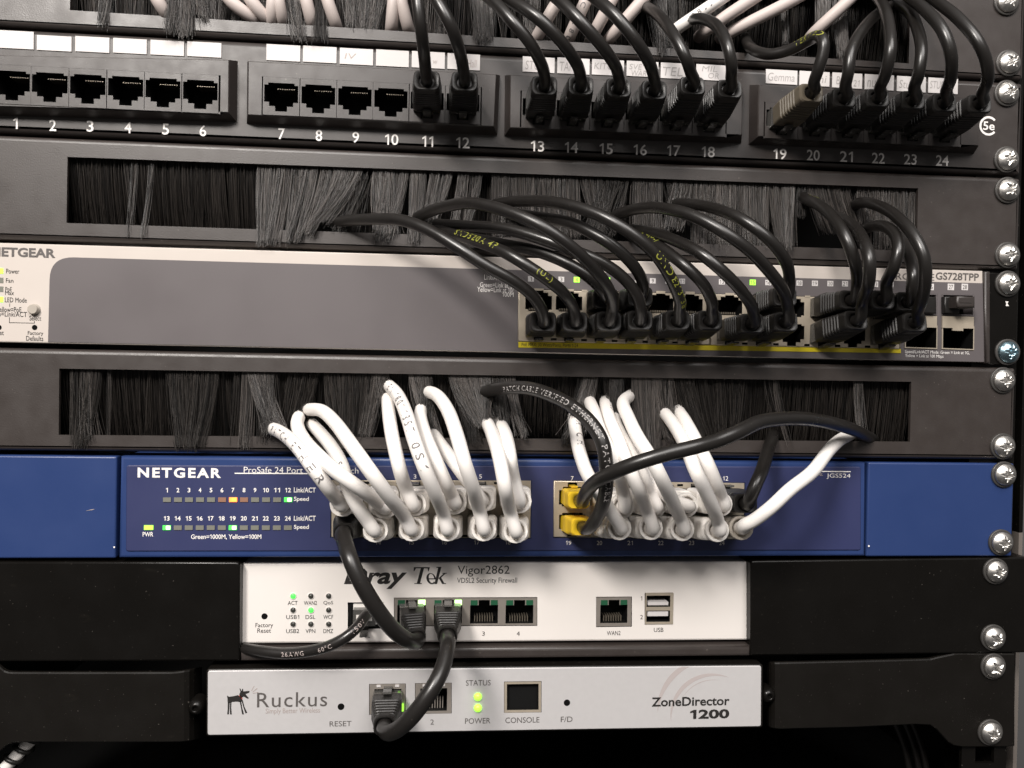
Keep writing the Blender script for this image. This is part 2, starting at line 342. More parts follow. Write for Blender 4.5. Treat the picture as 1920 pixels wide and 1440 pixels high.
brush_panel(U, 'black brush panel directly above the blue switch, white cords hanging from its bristles',
  [(111,691),(1708.8,715.8),(1706,828.4),(110,815.5)], (.5, 43.7),
  [(132,190,170,-2,-3,1.14,3,True,1.2),(150,175,40,12,-3,1.05,2.5,False,1.5),(203,208,10,0,-2,1.1,3,False,.4),(312,412,330,2,-3,1.14,3,True,1.0),(440,452,24,0,0,1.1,3,True,.8),(455,476,70,2,-3,1.14,3,False,.7),
   (462,500,150,48,-5,.92,2,False,1.6),(476,520,70,10,-2,1.05,3,True,2.5),(540,600,110,-22,1,1.0,4,True,1.5),(606,700,330,2,-2,1.05,3,True,1.0),(690,722,90,-16,-3,.95,3,False,1.4),(700,725,60,26,-3,.7,2.5,False,1.8),
   (765,800,140,42,-6,1.02,2,False,1.3),(838,905,250,44,-5,.80,2,False,2.2),(855,890,90,26,-4,1.05,2,True,2.0),(938,965,70,26,-6,.95,2.5,False,1.8),(1095,1122,60,-30,-5,.95,2,False,2.0),(1085,1110,60,-34,-4,1.05,3,True,1.5),(1130,1160,40,14,-2,.6,3,True,2.0),
   (1184,1242,260,6,-4,1.22,2,False,.8),(1225,1262,90,14,-4,1.0,2,False,2.0),(1262,1300,90,36,-2,.95,3,True,1.4),(1290,1400,160,10,-1,1.0,4,True,1.6),(1448,1460,20,28,-2,1.1,3,False,.8),(1432,1445,8,22,-1,.7,3,False,.5),(1600,1618,30,6,-3,.95,2,False,1.5)],
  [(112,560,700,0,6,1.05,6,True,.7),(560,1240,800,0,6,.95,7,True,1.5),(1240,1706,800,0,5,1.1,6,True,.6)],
  [(503,800),(800,796),(911,784),(935,786),(1157,766)])
brush_panel(5*U, 'topmost brush panel at the upper picture edge, shade-toned white cords crossing its bristles',
  [(134,-102),(1707,-5),(1704,119),(131,19)], (.5, 43.7),
  [(192,222,120,-2,-3,1.22,3,False,1.0),(310,370,200,4,-5,1.30,2,False,1.8),(340,372,80,24,-4,1.05,2,False,1.8),(370,430,110,0,0,1.05,3,False,1.0),(530,560,70,16,-4,1.25,2,False,1.6),(590,610,70,8,-4,1.25,2,True,1.4),(640,735,200,0,-1,1.05,3,False,1.6),
   (880,925,190,6,-4,1.1,2,False,1.2),(985,1012,80,0,0,1.05,3,False,.8),(1205,1280,150,10,-2,1.05,3,True,2.0),(1225,1250,70,6,-3,1.12,2,False,1.6),(1345,1360,50,-6,-2,.8,3,True,1.5),(1465,1478,24,0,-2,.85,3,False,.8),(1530,1560,80,-6,-3,.8,2,False,1.0),(1562,1588,80,4,-3,.98,2,False,1.4)],
  [(134,900,1500,0,3,1.1,6,False,.9),(900,1704,900,0,5,1.05,7,True,1.0)])
# ------------------------------------------------------------------ jack openings
RJ_DN = [(-4.6,4.6),(4.6,4.6),(4.6,3.8),(5.9,3.8),(5.9,-2.6),(4.2,-2.6),(4.2,-4.1),(2.1,-4.1),(2.1,-6),(-2.1,-6),(-2.1,-4.1),(-4.2,-4.1),(-4.2,-2.6),(-5.9,-2.6),(-5.9,3.8),(-4.6,3.8)]
def rj(c, sx=1.0, sz=1.0, up=False): return [(c[0]+x*sx, c[1]+(-z if up else z)*sz) for x, z in RJ_DN]
def pins(mb, c, y, w, up, m, n=8, h=1.0, s=1.0):
    for i in range(n):
        x = c[0]+(i-(n-1)/2)*w/n; z = c[1]+(-3.2 if up else 3.2)*s; mb.box(x-.22, x+.22, y, y+6, z-h/2, z+h/2, m)
# ------------------------------------------------------------------ patch panel
pp = thing('patch_bay', 'black 24 port patch panel with white numbers and paper labels', 'patch panel', (0,0,4*U))
PY = -6.0
blocks = [[(-60,104),(446,114),(445,229),(-62,216)], [(463,115.5),(938,141),(933,254.5),(462,232.5)], [(946,141),(1391,165),(1390,269.5),(945,256)], [(1405,159),(1828,184),(1826,289),(1403,271.5)]]
outer = rounded([(-241.3,4*U+.5),(241.3,4*U+.5),(241.3,4*U+43.8),(-241.3,4*U+43.8)], 1.5, 3)
jx = [(23,158),(94,161),(165,164),(236,166.5),(306,169),(376,172),(527.5,178),(597,182),(665.5,185),(733,188.5),(801,192),(868,195.5),(1010,204),(1073.5,207),(1138,210),(1202,213),(1266,216),(1329.5,219),(1465,224),(1527,227),(1589,230),(1650,233),(1711,236),(1771,239)]
JACK = []; pp_holes = []
for bi, bq in enumerate(blocks):
    q = Q(bq, 0); cs = [P(u, v+2, PY) for u, v in jx[bi*6:bi*6+6]]
    z_fit = np.polyfit([c[0] for c in cs], [c[2] for c in cs], 1)
    zs = float(np.mean([c[2] for c in cs]))
    x0, x1 = cs[0][0]-8.1, cs[-1][0]+8.1; pitch = (cs[-1][0]-cs[0][0])/5
    for c in cs: JACK.append(np.array([c[0], PY, zs]))
    op = [(x0,zs-8.2),(x1,zs-8.2),(x1,zs+8.0),(x0,zs+8.0)]
    pp_holes.append([(x0-.4,zs-8.6),(x1+.4,zs-8.6),(x1+.4,zs+8.4),(x0-.4,zs+8.4)])
    mb = MB(); fr = inset(q, 2.3)
    v, f = fill(fr, [op]); mb.add([(x,PY,z) for x,z in v], f)
    mb.loft([[(x,PY,z) for x,z in fr], [(x,PY+.5,z) for x,z in inset(q,1.9)], [(x,-.3,z) for x,z in inset(q,.2)], [(x,.5,z) for x,z in q]], False, False, 0, False)
    mb.loft([[(x,PY,z) for x,z in op], [(x,PY+4,z) for x,z in op]], False, False, 0, False)
    blk = mb.build('port_block', M['panel'], pp)
    for k, c in enumerate(cs):
        mb = MB(); o4 = [(c[0]-pitch/2+.12,zs-8.05),(c[0]+pitch/2-.12,zs-8.05),(c[0]+pitch/2-.12,zs+7.85),(c[0]-pitch/2+.12,zs+7.85)]
        plate(mb, o4, PY-.25, PY+13, [rj((c[0],zs+.3),1.19,1.13)], hm=1, hback=True)
        pins(mb, (c[0]+1.5,zs+.6), PY+2.2, 7.6, False, 2, h=.35)
        mb.build('jack', [M['panel'], M['cavity'], M['gold']], blk)
mb = MB(); plate(mb, outer, 0, 10, pp_holes, r=2.6, seg=5, hdepth=1.5, back=False); mb.build('face_plate', M['panel'], pp)
num = [(29,231),(99,235),(169,236.5),(240,239),(310.5,242),(380.5,245),(528,251),(598,254),(667,257.5),(734.5,261.5),(802,265),(868,267.5),(1008,274),(1071.6,276.4),(1136.6,279),(1200.6,280.8),(1263.4,282.5),(1328,284.7),(1462.6,288.6),(1525,291),(1587,293.6),(1647,296.5),(1707,298.8),(1767,301)]
for i, (u, v) in enumerate(num):
    s = str(i+1); w_ = (13 if len(s)==1 else 26.0)*(1.0-.08*u/1800)
    if s == '1': w_ = 8.5
    if s == '11': w_ = 20.5
    hh = 10.6*(1-.06*u/1800); T(pp, s, u-w_/2, u+w_/2, v-hh, v+hh, -.15, M['white_ink'], 'port_number', offset=.012)
lab = [(-1,63,58,91),(69,134,67,95),(141,205,69,97.5),(212,275,72.5,100),(282,345,76,103.5),(351,415,79,106.5),(499.5,563,84,114),(568,631,87,117),(637,699.5,91,121),(705,766.5,94,124.5),(772,834,97,127.5),(839,900,101,130.5),
  (980,1040,107,135.5),(1045,1105.5,109,138.5),(1110,1170,112,141),(1175,1234.5,115,143.5),(1239,1299,118.5,147.5),(1305.5,1365,121.5,150.5),(1436,1495,131,157.5),(1499,1555.5,134,161),(1560.6,1616.6,137,165),(1621.6,1676,140,168.5),(1681.7,1736,143.5,172),(1740.6,1796,146.5,175)]
for i, b in enumerate(lab): flat(pp, 'port_label', rectpx(*b, -.4), -.4, M['paper'], .35)
def scrawl(s, u0, u1, v0, v1, ink='pencil'): T(pp, s, u0, u1, v0, v1, -.5, M[ink], 'handwriting', shear=.15, offset=-.008)
scrawl('STU', 985,1012,114,130); scrawl('TAN', 1050,1078,116,133); scrawl('KITC', 1114,1150,118,130); scrawl('SVE', 1180,1204,120,130); scrawl('WAR', 1184,1212,132,142)
scrawl('TEL', 1243,1280,126,142); scrawl('MIL', 1316,1345,124,134); scrawl('OR', 1328,1348,137,147); scrawl('Gemma', 1440,1490,137,152); scrawl('ni', 1535,1550,142,155)
scrawl('Be', 1568,1582,143,158); scrawl('21', 1600,1612,150,162); scrawl('nu', 1626,1642,150,163); scrawl('Stu', 1686,1706,150,165); scrawl('STUD', 1744,1772,152,166); scrawl('IV', 646,668,100,110,'pale_ink'); scrawl('w', 812,820,113,120,'pale_ink'); scrawl('Hall', 876,894,112,126,'pale_ink')
c = P2(1853.5,236,-.15); mb = MB(); n = 40; ro, ri = 4.5, 3.5
ring = [(c[0]+r*math.cos(a), -.15, c[1]+r*math.sin(a)) for r in (ro,ri) for a in np.linspace(.72, 2*math.pi-.72, n)]
mb.add(ring, [(i,i+1,n+i+1,n+i) for i in range(n-1)]); mb.build('category_mark', M['white_ink'], pp)
T(pp, '5e', 1843.5,1865,228,244, -.15, M['white_ink'], 'category_mark', offset=.015)
# ------------------------------------------------------------------ grey switch
gs = thing('network_switch', 'grey and white rack switch with two rows of beige ports and a yellow stripe', 'network switch', (0,0,2*U))
GY = -1.0
gtop = lambda u: lerp(u, (0,455), (1842.7,507.7)); gbot = lambda u: lerp(u, (0,641.5), (1846,679)); gmid = lambda u: lerp(u, (480,493), (1841,531))
bank1 = [(972,542.5),(1331,551.5),(1330.5,646.5),(972,639.5)]; bank2 = [(1333,551.5),(1688,561),(1687,654.5),(1333,646.5)]
def grow(q, d): return inset(q, -d)
gb = [Q(bank1,GY), Q(bank2,GY)]
bank_hole = [gb[0][0], gb[1][1], gb[1][2], gb[0][3]]
sfp = [[(1696.5,549.5),(1757,551),(1757,590.5),(1696.5,589)], [(1767,551),(1826,552.5),(1826,592),(1767,590.5)], [(1697.5,591),(1757,592.5),(1756.5,653.5),(1697.5,651.5)], [(1767.5,592.5),(1826,594),(1825.5,655.5),(1767,653.5)]]
sh = [Q(s, GY) for s in sfp]
face = [P2(-75,gbot(-75),GY), P2(1846,gbot(1846),GY), P2(1843,gtop(1843),GY), P2(-75,gtop(-75),GY)]
mb = MB(); plate(mb, face, GY, 18, [grow(bank_hole,.15)]+[grow(h,-.05) for h in sh], r=.6, seg=3, hm=1, hdepth=16, hback=True); gface = mb.build('front_face', [M['white'], M['cavity']], gs)
gp = Q([(90,641),(1846,678.5),(1842.5,gmid(1842.5)),(94,gmid(94)-1)], GY-.2)
gpoly = rounded(gp, [0,0,0,9.5], 8)
mb = MB(); gpoly = [(x, z) for x, z in gpoly]; plate(mb, gpoly, GY-.2, GY-.02, [grow(bank_hole,.25)]+[grow(h,.02) for h in sh]); mb.build('grey_panel', M['grey'], gs)
# black ear and side
e = Q([(1846.5,509),(1857,509),(1858,681),(1849,681)], -2.5); mb = MB(); plate(mb, e, -2.5, 20, r=.8, seg=3); mb.build('side_bezel', M['panel'], gs)
mb = MB(); plate(mb, rounded([(e[1][0]+.1,2*U+.6),(241.3,2*U+.6),(241.3,2*U+43.6),(e[1][0]+.1,2*U+43.6)],1.5,3), 0, 2.4, r=.5, seg=2); mb.build('rack_ear', M['tray'], gs)
mb = MB(); plate(mb, rounded([(-241.3,2*U+.6),(-232,2*U+.6),(-232,2*U+43.6),(-241.3,2*U+43.6)],1.5,3), 0, 2.4, r=.5, seg=2); mb.build('rack_ear', M['tray'], gs)
flat(gs, 'scuff_mark', Q([(1885,565),(1891,565),(1889,569),(1892,574),(1886,574),(1887,569)], -.1), -.1, M['white_ink'])
def port_bank(parent, quad, cols, rows, y, m, name='port_bank', sx=1.0, sz=1.0, depth=12, T_notch=True):
    """rows: list of (v at first col, v at last col, up?)"""
    o = Q(quad, y); hs = []; cen = []
    for (va, vb, up) in rows:
        a = P(cols[0], va, y); b = P(cols[-1], vb, y)
        for k, u in enumerate(cols):
            c = P(u, va+(vb-va)*k/(len(cols)-1), y); c = (c[0], c[2]); cen.append((c, up)); hs.append(rj(c, sx, sz, up))
    if T_notch:   # small slots of the shield along the outer rims between two columns
        for (va, vb, up) in rows:
            for k in range(len(cols)-1):
                c1 = cen[[i for i,(cc,u_) in enumerate(cen) if u_==up][0]+k][0]; c2 = cen[[i for i,(cc,u_) in enumerate(cen) if u_==up][0]+k+1][0]
                cx, cz = (c1[0]+c2[0])/2, (c1[1]+c2[1])/2+(5.3 if up else -5.3)*sz
                hs.append([(cx-1.3,cz-.5),(cx+1.3,cz-.5),(cx+1.3,cz+.5),(cx-1.3,cz+.5)])
    mb = MB(); plate(mb, o, y, y+14, hs, r=.3, seg=2, hm=1, hdepth=depth, hback=True)
    for c, up in cen: pins(mb, c, y+3, 8.2, up, 2)
    mb.build(name, [m, M['cavity'], M['gold']], parent); return cen
GB = GY-.9
gcols = [1010,1067,1124,1181.5,1238.5,1293.5]; gcol2 = [1368,1426,1484.5,1542.5,1599,1655.5]
gc1 = port_bank(gs, bank1, gcols, [(565,570.5,True),(614,622,False)], GB, M['beige'], sz=.95)
gc2 = port_bank(gs, bank2, gcol2, [(573,581,True),(622.5,630,False)], GB, M['beige'], sz=.95)
flat(gs, 'yellow_stripe', Q([(972,641),(1689,654),(1689,662),(972,651.5)], GY-.45), GY-.45, M['yellow'], .3)
T(gs, 'PoE MAX: 30 Watts/Ports, Ports 1-24', 978,1084,643.5,651, GY-.55, M['black_ink'])
for k, s in enumerate(sfp):
    mb = MB()
    if k >= 2:
        (a,b,c_,d) = s; t = .36
        top = [a, b, (b[0], b[1]+(c_[1]-b[1])*t), (d[0], a[1]+(d[1]-a[1])*t)]; q = Q(top, GY-1)
        xm = (q[0][0]+q[1][0])/2; q2 = [q[0], q[1], q[2], (xm+2.6,q[2][1]), (xm+2.6,q[2][1]-1.2), (xm-2.6,q[3][1]-1.2), (xm-2.6,q[3][1]), q[3]]
        plate(mb, q2, GY-1, GY-.3)
        cage = Q([(s[0][0]+1,s[0][1]+20),(s[1][0]-1,s[1][1]+20),(s[2][0]-1,s[2][1]-1),(s[3][0]+1,s[3][1]-1)], GY-.6)
        plate(mb, grow(cage,.5), GY-.6, GY+8, [cage], hm=1, back=False)
        mb.build('module_cage', [M['beige'], M['cavity']], gs)
    else:
        q = Q(s, GY-.6); plate(mb, q, GY-.6, GY+6, [inset(q,.45)], back=False); mb.build('module_cage', M['grey'], gs)
q = Q([(1772,556),(1800,556.5),(1800,588),(1772,587)], GY-3); mb = MB(); plate(mb, q, GY-3, GY+6, r=.6); mb.build('dust_plug', M['boot'], gs)
q = Q([(1795,555),(1829,556),(1829,577),(1795,576)], GY-9); mb = MB(); plate(mb, q, GY-9, GY+6, r=.9)
q = Q([(1800,563),(1822,563.5),(1822,568),(1800,567.5)], GY-9.2); plate(mb, q, GY-9.2, GY-8); mb.build('dust_plug', M['panel'], gs)
q = Q([(1727,556),(1756,556.5),(1756,588),(1727,587)], GY-3); mb = MB(); plate(mb, q, GY-3, GY+6, r=.6); mb.build('dust_plug', M['boot'], gs)
GT = GY-.35
T(gs, 'NETGEAR', -19,104,464.5,482, GY-.12, M['grey_ink'], 'brand_lettering', offset=.035)
for s, u0, u1, v0, v1 in [('Power',11.5,36,504,513),('Fan',11,25,522,530),('PoE',10,22,538,546),('Max',9.5,26,545,553),('LED Mode',9,50,558,567),('Yellow=PoE',-7,40,575.5,585),('Green=Link/ACT',-26,50.5,584,593.5),('Select',55,77,592,601),('Factory',52,81,621,630),('Defaults',49,81,630,639),('Reset',-15,7,619,628)]:
    T(gs, s, u0, u1, v0, v1, GY-.12, M['black_ink'])
for v, m in [(508,'lime'),(525.5,'led_off'),(542,'led_off'),(561.5,'lime')]: flat(gs, 'status_led', rectpx(-8,6,v-5,v+5,GY-.15), GY-.15, M[m])
mb = MB(); c = P2(65,580.5,GY); mb.lathe_y(c[0],c[1],[(2.4,GY-.05),(2.4,GY-.3),(2.1,GY-.3),(2.1,GY-1.6),(1.8,GY-2.0)]); mb.build('select_button', M['tboot'], gs)
flat(gs, 'reset_hole', circle(P2(65,614,GY),1.1), GY-.1, M['hollow']); flat(gs, 'reset_hole', circle(P2(-2,614,GY),1.1), GY-.1, M['hollow'])
mb = MB()
for b in [(17.5,18.5,569,575),(17,18,595,605.5),(17,64.5,604.8,605.8),(63.8,64.8,602,606)]: plate(mb, rectpx(*b,GY-.1), GY-.1, GY-.02)
mb.build('printed_line', M['black_ink'], gs)
for s, u0, u1, v0, v1 in [('Link/ACT',908,943,515,525),('Green=Link at 1G',900,966,530,539),('Yellow=Link at 10/',895,963,538.5,548),('100M',942,963,548,556.5),('Speed/Link/ACT Mode: Green = Link at 1G,',1697,1818,657.5,665),('Yellow = Link at 100 Mbps',1697,1769,664.5,672)]:
    T(gs, s, u0, u1, v0, v1, GT, M['white_ink'])
T(gs, 'PROSAFE', 1669,1752,512.5,525, GY-.12, M['grey_ink'], 'brand_lettering'); T(gs, 'GS728TPP', 1754.5,1835.5,511.5,525.5, GY-.12, M['grey_ink'], 'model_lettering', offset=.02)
for k in range(24):
    col = (gcols+gcol2)[k//2]; u = col+(-14.5 if k%2==0 else 14.5); v = lerp(u,(995,523),(1643,533))
    on = k in (3,5,14); flat(gs, 'port_led', rectpx(u-5.5,u+5.5,v-5,v+5,GT), GT, M['lime' if on else 'paper'])
    T(gs, str(k+1), u-(2 if k<9 else 4), u+(2 if k<9 else 4), v-3.5, v+3.5, GT-.1, M['grey_ink'], 'port_number')
for k, u in enumerate((1717,1745,1783,1809)):
    flat(gs, 'port_led', rectpx(u-6,u+6,532,544,GT), GT, M['paper']); T(gs, str(25+k), u-4,u+4,534,542, GT-.1, M['grey_ink'], 'port_number')
# ------------------------------------------------------------------ blue switch
bs = thing('network_switch', 'blue rack switch with blue ears, white and yellow plugs in two port banks', 'network switch', (0,0,0))
BY = -1.0
lb = [(572,901.5),(995.5,902),(995,1010),(572,1009)]; lb = [(622,900.5),(995.5,901.5),(994.5,1009),(621,1007)]; rb = [(1038.6,901.6),(1396,906),(1395,1010.5),(1038,1007)]
bface = Q([(222,1046),(1622.6,1043),(1623,867),(226,855.5)], BY)
bh = [Q(lb,BY), Q(rb,BY)]
mb = MB(); plate(mb, bface, BY, 20, [grow(h,.1) for h in bh], r=1.3, seg=4, hm=0, hdepth=14, hback=True); mb.build('front_face', M['blue'], bs)
lq = rounded(Q([(235.5,1034),(1614.5,1032),(1614.5,875),(236.5,872)], BY-.5), 1.2, 4)
mb = MB(); plate(mb, lq, BY-.5, BY-.02, [grow(h,.3) for h in bh], r=.45, seg=3); mb.build('label_panel', M['bluel'], bs)
lcols = [656,717,779,841,902,960.5]; rcols = [1073,1131,1188.5,1246,1303.5,1360.5]
BB = BY-1.0
bc1 = port_bank(bs, lb, lcols, [(928,928.5,True),(981,983,False)], BB, M['beige'])
bc2 = port_bank(bs, rb, rcols, [(930,932.5,True),(981,985,False)], BB, M['beige'])
ztop, zbot = .6, 43.6
xl = P2(221,950,0)[0]-.7; xr = P2(1624.5,950,0)[0]+.5
for nm, x0, x1, vt, vb in (('rack_ear', -241.3, xl, None, None), ('rack_ear', xr, 241.3, None, None)):
    zt = (P2(200,855.5,0)[1] if x0 < 0 else P2(1760,868,0)[1]); zb = (P2(200,1047,0)[1] if x0 < 0 else P2(1760,1043.5,0)[1])
    mb = MB(); plate(mb, rounded([(x0,zb),(x1,zb),(x1,zt),(x0,zt)],.8,3), 0, 14, r=.8, seg=3, back=False); mb.build(nm, M['blue'], bs)
BT = BY-.65
for u, v, r_ in ((214,1026,.4),(1627,1023,.45)): flat(bs, 'paint_chip', circle(P2(u,v,-.1),r_,7), -.1 if u < 220 else -1.08, M['white_ink'])
flat(bs, 'scuff_mark', Q([(160,958),(172,955),(178,954.6),(172,956.4)],-.1), -.1, M['pale_ink'])
T(bs, 'NETGEAR', 258,414.5,877,896, BT, M['white_ink'], 'brand_lettering', offset=.035, spacing=1.25)
T(bs, 'ProSafe 24 Port Gigabit Switch', 457,672,876,891, BT, M['white_ink'], 'model_lettering', offset=-.004)
flat(bs, 'printed_line', Q([(440,886.5),(590,887),(590,889),(440,888.5)], BT), BT, M['white_ink'], .1)
T(bs, 'JGS524', 1550,1594.5,888,898, BT, M['white_ink'], 'model_lettering'); T(bs, 'MODEL', 1522,1543,887,892, BT, M['pale_ink'])
flat(bs, 'printed_line', Q([(1538,883),(1595,883.5),(1595,885.3),(1538,884.8)], BT), BT, M['white_ink'], .1)
for r_, (vn, vl) in enumerate(((919,937),(972,989.5))):
    for k in range(12):
        u = 313+k*20.65-(0 if r_==0 else .5); s = str(k+1+12*r_); h = 2.6 if len(s)==1 else 5.5
        if s == '1': h = 1.8
        T(bs, s, u-h, u+h, vn-4.2, vn+4.2, BT, M['white_ink'], 'port_number', offset=.02)
        m = 'led_off'
        if s == '7': m = 'orange'
        if s in ('6','8'): m = 'led_dim'  # their faint amber glow is put into the base colour
        if s in ('12','13','19'): m = 'green'
        mb = MB(); plate(mb, rectpx(u-7.4,u+7.4,vl-4.2,vl+4.2,BT-.2), BT-.2, BT+.1); ld = mb.build('status_led', M[m], bs)
        if m in ('orange','green'):
            q = rectpx(u-(2.5 if m == 'orange' else 1.5),u+6.6,vl-3.6,vl+3.6,BT-.3); mb = MB(); plate(mb, rounded(q,.35,3), BT-.3, BT-.18); mb.build('led_core', M['warm_hot' if m == 'orange' else 'white_hot'], ld)
    T(bs, 'Link/ACT', 551,592,vn-5,vn+4.5, BT, M['white_ink'], offset=.015); T(bs, 'Speed', 551,579,vl-5.5,vl+4.5, BT, M['white_ink'], offset=.015)
mb = MB(); plate(mb, rectpx(270,287,985,993.5,BT-.2), BT-.2, BT+.1); mb.build('status_led', M['lime'], bs)
T(bs, 'PWR', 267.5,287.5,997.5,1006, BT, M['white_ink'], offset=.015); T(bs, 'Green=1000M, Yellow=100M', 358,490,1002,1012, BT, M['white_ink'], offset=.015)
for k, (u, v) in enumerate([(u-1,893.5) for u in lcols]+[(u,897) for u in rcols]):
    s = str(k+1); h = 2.6 if k<9 else 5; T(bs, s, u-h,u+h,v-4,v+4, BT, M['white_ink'], 'port_number')
for k, (u, v) in enumerate([(u-1,1017) for u in lcols]+[(u,1018) for u in rcols]): T(bs, str(k+13), u-12,u-2,v-4,v+4, BT, M['white_ink'], 'port_number')
# ------------------------------------------------------------------ shelf and router
shf = thing('rack_shelf', 'black steel rack shelf with blank plates either side of the white router', 'rack shelf', (0,0,-U))
q = Q([(-80,1241),(449,1240),(450,1054),(-80,1053)], 0); mb = MB(); plate(mb, rounded(q,[0,.5,2,0],4), 0, 14, r=.8, seg=3, back=False); mb.build('blank_plate', M['tray'], shf)
q = Q([(1407.5,1230),(1930,1224),(1930,1045),(1407.5,1051.5)], 0); mb = MB(); plate(mb, rounded(q,[.5,1,1,1.5],4), 0, 14, r=.8, seg=3, back=False); mb.build('blank_plate', M['tray'], shf)
zl = P2(900,1214.5,0)[1]; zlb = P2(900,1237,0)[1]
q = Q([(450.5,1240),(1407,1230.5),(1407,1212),(450.5,1218)], .4); mb = MB(); plate(mb, q, .4, 9, r=1.4, seg=4); mb.build('front_lip', M['satin'], shf)
a = P2(448,1218,6); b = P2(1407,1213,6); mb = MB(); mb.box(a[0], b[0], 9, 170, -U+2, -U+3.5); mb.build('deck', M['tray'], shf)
rt = thing('router', 'white broadband router with four network sockets and two stacked usb ports', 'router', P(920,1206,8))
RYF = 5.0
rq = Q([(449,1207.5),(1403,1200.5),(1403.5,1053),(454,1056)], RYF)
lanq = Q([(738.6,1174.5),(1007.5,1173.5),(1007.5,1119.5),(738.6,1120.5)], RYF); wanq = Q([(1117.7,1176),(1184.8,1175),(1184.8,1118.5),(1117.7,1119)], RYF)
dslq = Q([(652,1179.5),(719,1178.5),(719,1129),(652,1129.5)], RYF); usbq = Q([(1208.7,1171),(1262,1170.5),(1262,1111),(1208.7,1111.5)], RYF)
mb = MB(); plate(mb, rounded(rq,.8,3), RYF, RYF+140, [lanq,wanq,dslq,usbq], r=.9, seg=3, hm=1, hdepth=13, hback=True); mb.build('case', [M['rwhite'], M['cavity']], rt)
def rj_up_rect(u, v, w_, h_, y):   # shielded socket opening with a keyway at the top
    c = P2(u, v, y); return [(c[0]-w_/2,c[1]-h_/2),(c[0]+w_/2,c[1]-h_/2),(c[0]+w_/2,c[1]+h_*.28),(c[0]+w_*.20,c[1]+h_*.28),(c[0]+w_*.20,c[1]+h_*.5),(c[0]-w_*.20,c[1]+h_*.5),(c[0]-w_*.20,c[1]+h_*.28),(c[0]-w_/2,c[1]+h_*.28)]
def sock(parent, quad, us, v, y, leds, m='steel', w_=12.6, h_=10.6):
    mb = MB(); hs = [rj_up_rect(u, v-1, w_, h_, y) for u in us]
    plate(mb, quad, y, y+12, hs, hm=1, hdepth=11, hback=True)
    for u in us:
        c = P2(u, v, y)
        for i in range(8): mb.box(c[0]+(i-3.5)*1.15-.2, c[0]+(i-3.5)*1.15+.2, y+3, y+8, c[1]-5.4, c[1]-2.6, 2)
    o = mb.build('socket', [M[m], M['cavity'], M['gold']], parent)
    for u, l in zip(us, leds):
        c = P2(u, v-1, y)
        for sgn, mm in zip((-1,1), l):
            mb = MB(); mb.box(c[0]+sgn*w_*.36-1.55, c[0]+sgn*w_*.36+1.55, y-.25, y+.2, c[1]+h_*.3-.1, c[1]+h_*.3+2.1); mb.build('port_led', M[mm], o)
    return o
sock(rt, inset(lanq,.12), [771.5,840,907.6,974], 1148, RYF+.6, [('darkgreen','white_hot'),('darkgreen','white_hot'),('darkgreen','darkgreen'),('darkgreen','darkgreen')])
sock(rt, inset(wanq,.12), [1151], 1147.5, RYF+.6, [('darkgreen','darkgreen')])
mb = MB(); plate(mb, inset(dslq,.1), RYF+1, RYF+12, [inset(dslq,1.6)], hm=0, hdepth=9, hback=True); mb.build('socket', M['cavity'], rt)
# stacked usb sockets
uo = mb = MB(); q = inset(usbq,.15); x0, x1 = q[0][0], q[1][0]; z0, z1 = q[0][1], q[2][1]; H = z1-z0
hs = [[(x0+.5,z0+H*lo),(x1-1.5,z0+H*lo),(x1-1.5,z0+H*hi),(x0+.5,z0+H*hi)] for lo, hi in ((.08,.44),(.56,.92))]
plate(mb, [(x0,z0),(x1,z0),(x1,z1),(x0,z1)], RYF-.3, RYF+10, hs, hm=1, hdepth=9, hback=True)
for lo, hi in ((.25,.40),(.60,.70)): mb.box(x0+1.2, x1-2.2, RYF+.3, RYF+7, z0+H*lo, z0+H*hi, 2)
mb.build('usb_socket', [M['beige'], M['cavity'], M['paper']], rt)
RT = RYF-.12
T(rt, 'Dray', 645,763,1064,1104.5, RT, M['black_ink'], 'brand_lettering', offset=.03, shear=.25)
# the serif italic second half of the mark, drawn as strokes
mb = MB()
def stroke(pts):   # quads in px
    plate(mb, Q(pts, RT), RT, RT+.08)
stroke([(776,1063.5),(806,1063.5),(804,1071),(802.6,1071),(802,1065.5),(780,1065.5),(777,1071),(775.4,1071)])
stroke([(789,1065.5),(795,1065.5),(787.5,1093.5),(781.5,1093.5)]); stroke([(777,1093.5),(791,1093.5),(790.6,1095),(776.6,1095)])
e_o = [(P2(808.5+9*math.cos(a)*1.0+(-math.sin(a))*-1.5, 1085+10.5*math.sin(a), RT)) for a in np.linspace(.75, 2*math.pi+.02, 22)]
e_i = [(P2(809+5*math.cos(a)+math.sin(a)*1.2, 1084.5+8.6*math.sin(a), RT)) for a in np.linspace(.75, 2*math.pi+.02, 22)]
mb.add([(x,RT,z) for x,z in e_o]+[(x,RT,z) for x,z in e_i], [(i,i+1,23+i,22+i) for i in range(21)])
stroke([(802,1084.5),(817,1084.5),(817,1086.3),(802,1086.3)])
stroke([(822,1063),(827.5,1063),(819.5,1095),(814.5,1095)]); stroke([(818.5,1063),(823,1063),(822.5,1064.5),(818,1064.5)])
stroke([(821.5,1084.5),(832.5,1075),(836,1075),(824.5,1085.5)]); stroke([(823,1084.5),(827,1082.5),(833,1093.5),(836.5,1093.5),(836,1095),(829,1095)]); stroke([(829.5,1074.3),(838,1074.3),(837.6,1075.5),(829.2,1075.5)])
mb.build('brand_lettering', M['black_ink'], rt)
T(rt, 'Vigor2862', 858,955.5,1060.5,1081, RT, M['black_ink'], 'model_lettering'); T(rt, 'VDSL2 Security Firewall', 857,969.5,1083,1096, RT, M['black_ink'], 'model_lettering')
names = [['ACT','WAN2','QoS'],['USB1','DSL','WCF'],['USB2','VPN','DMZ']]
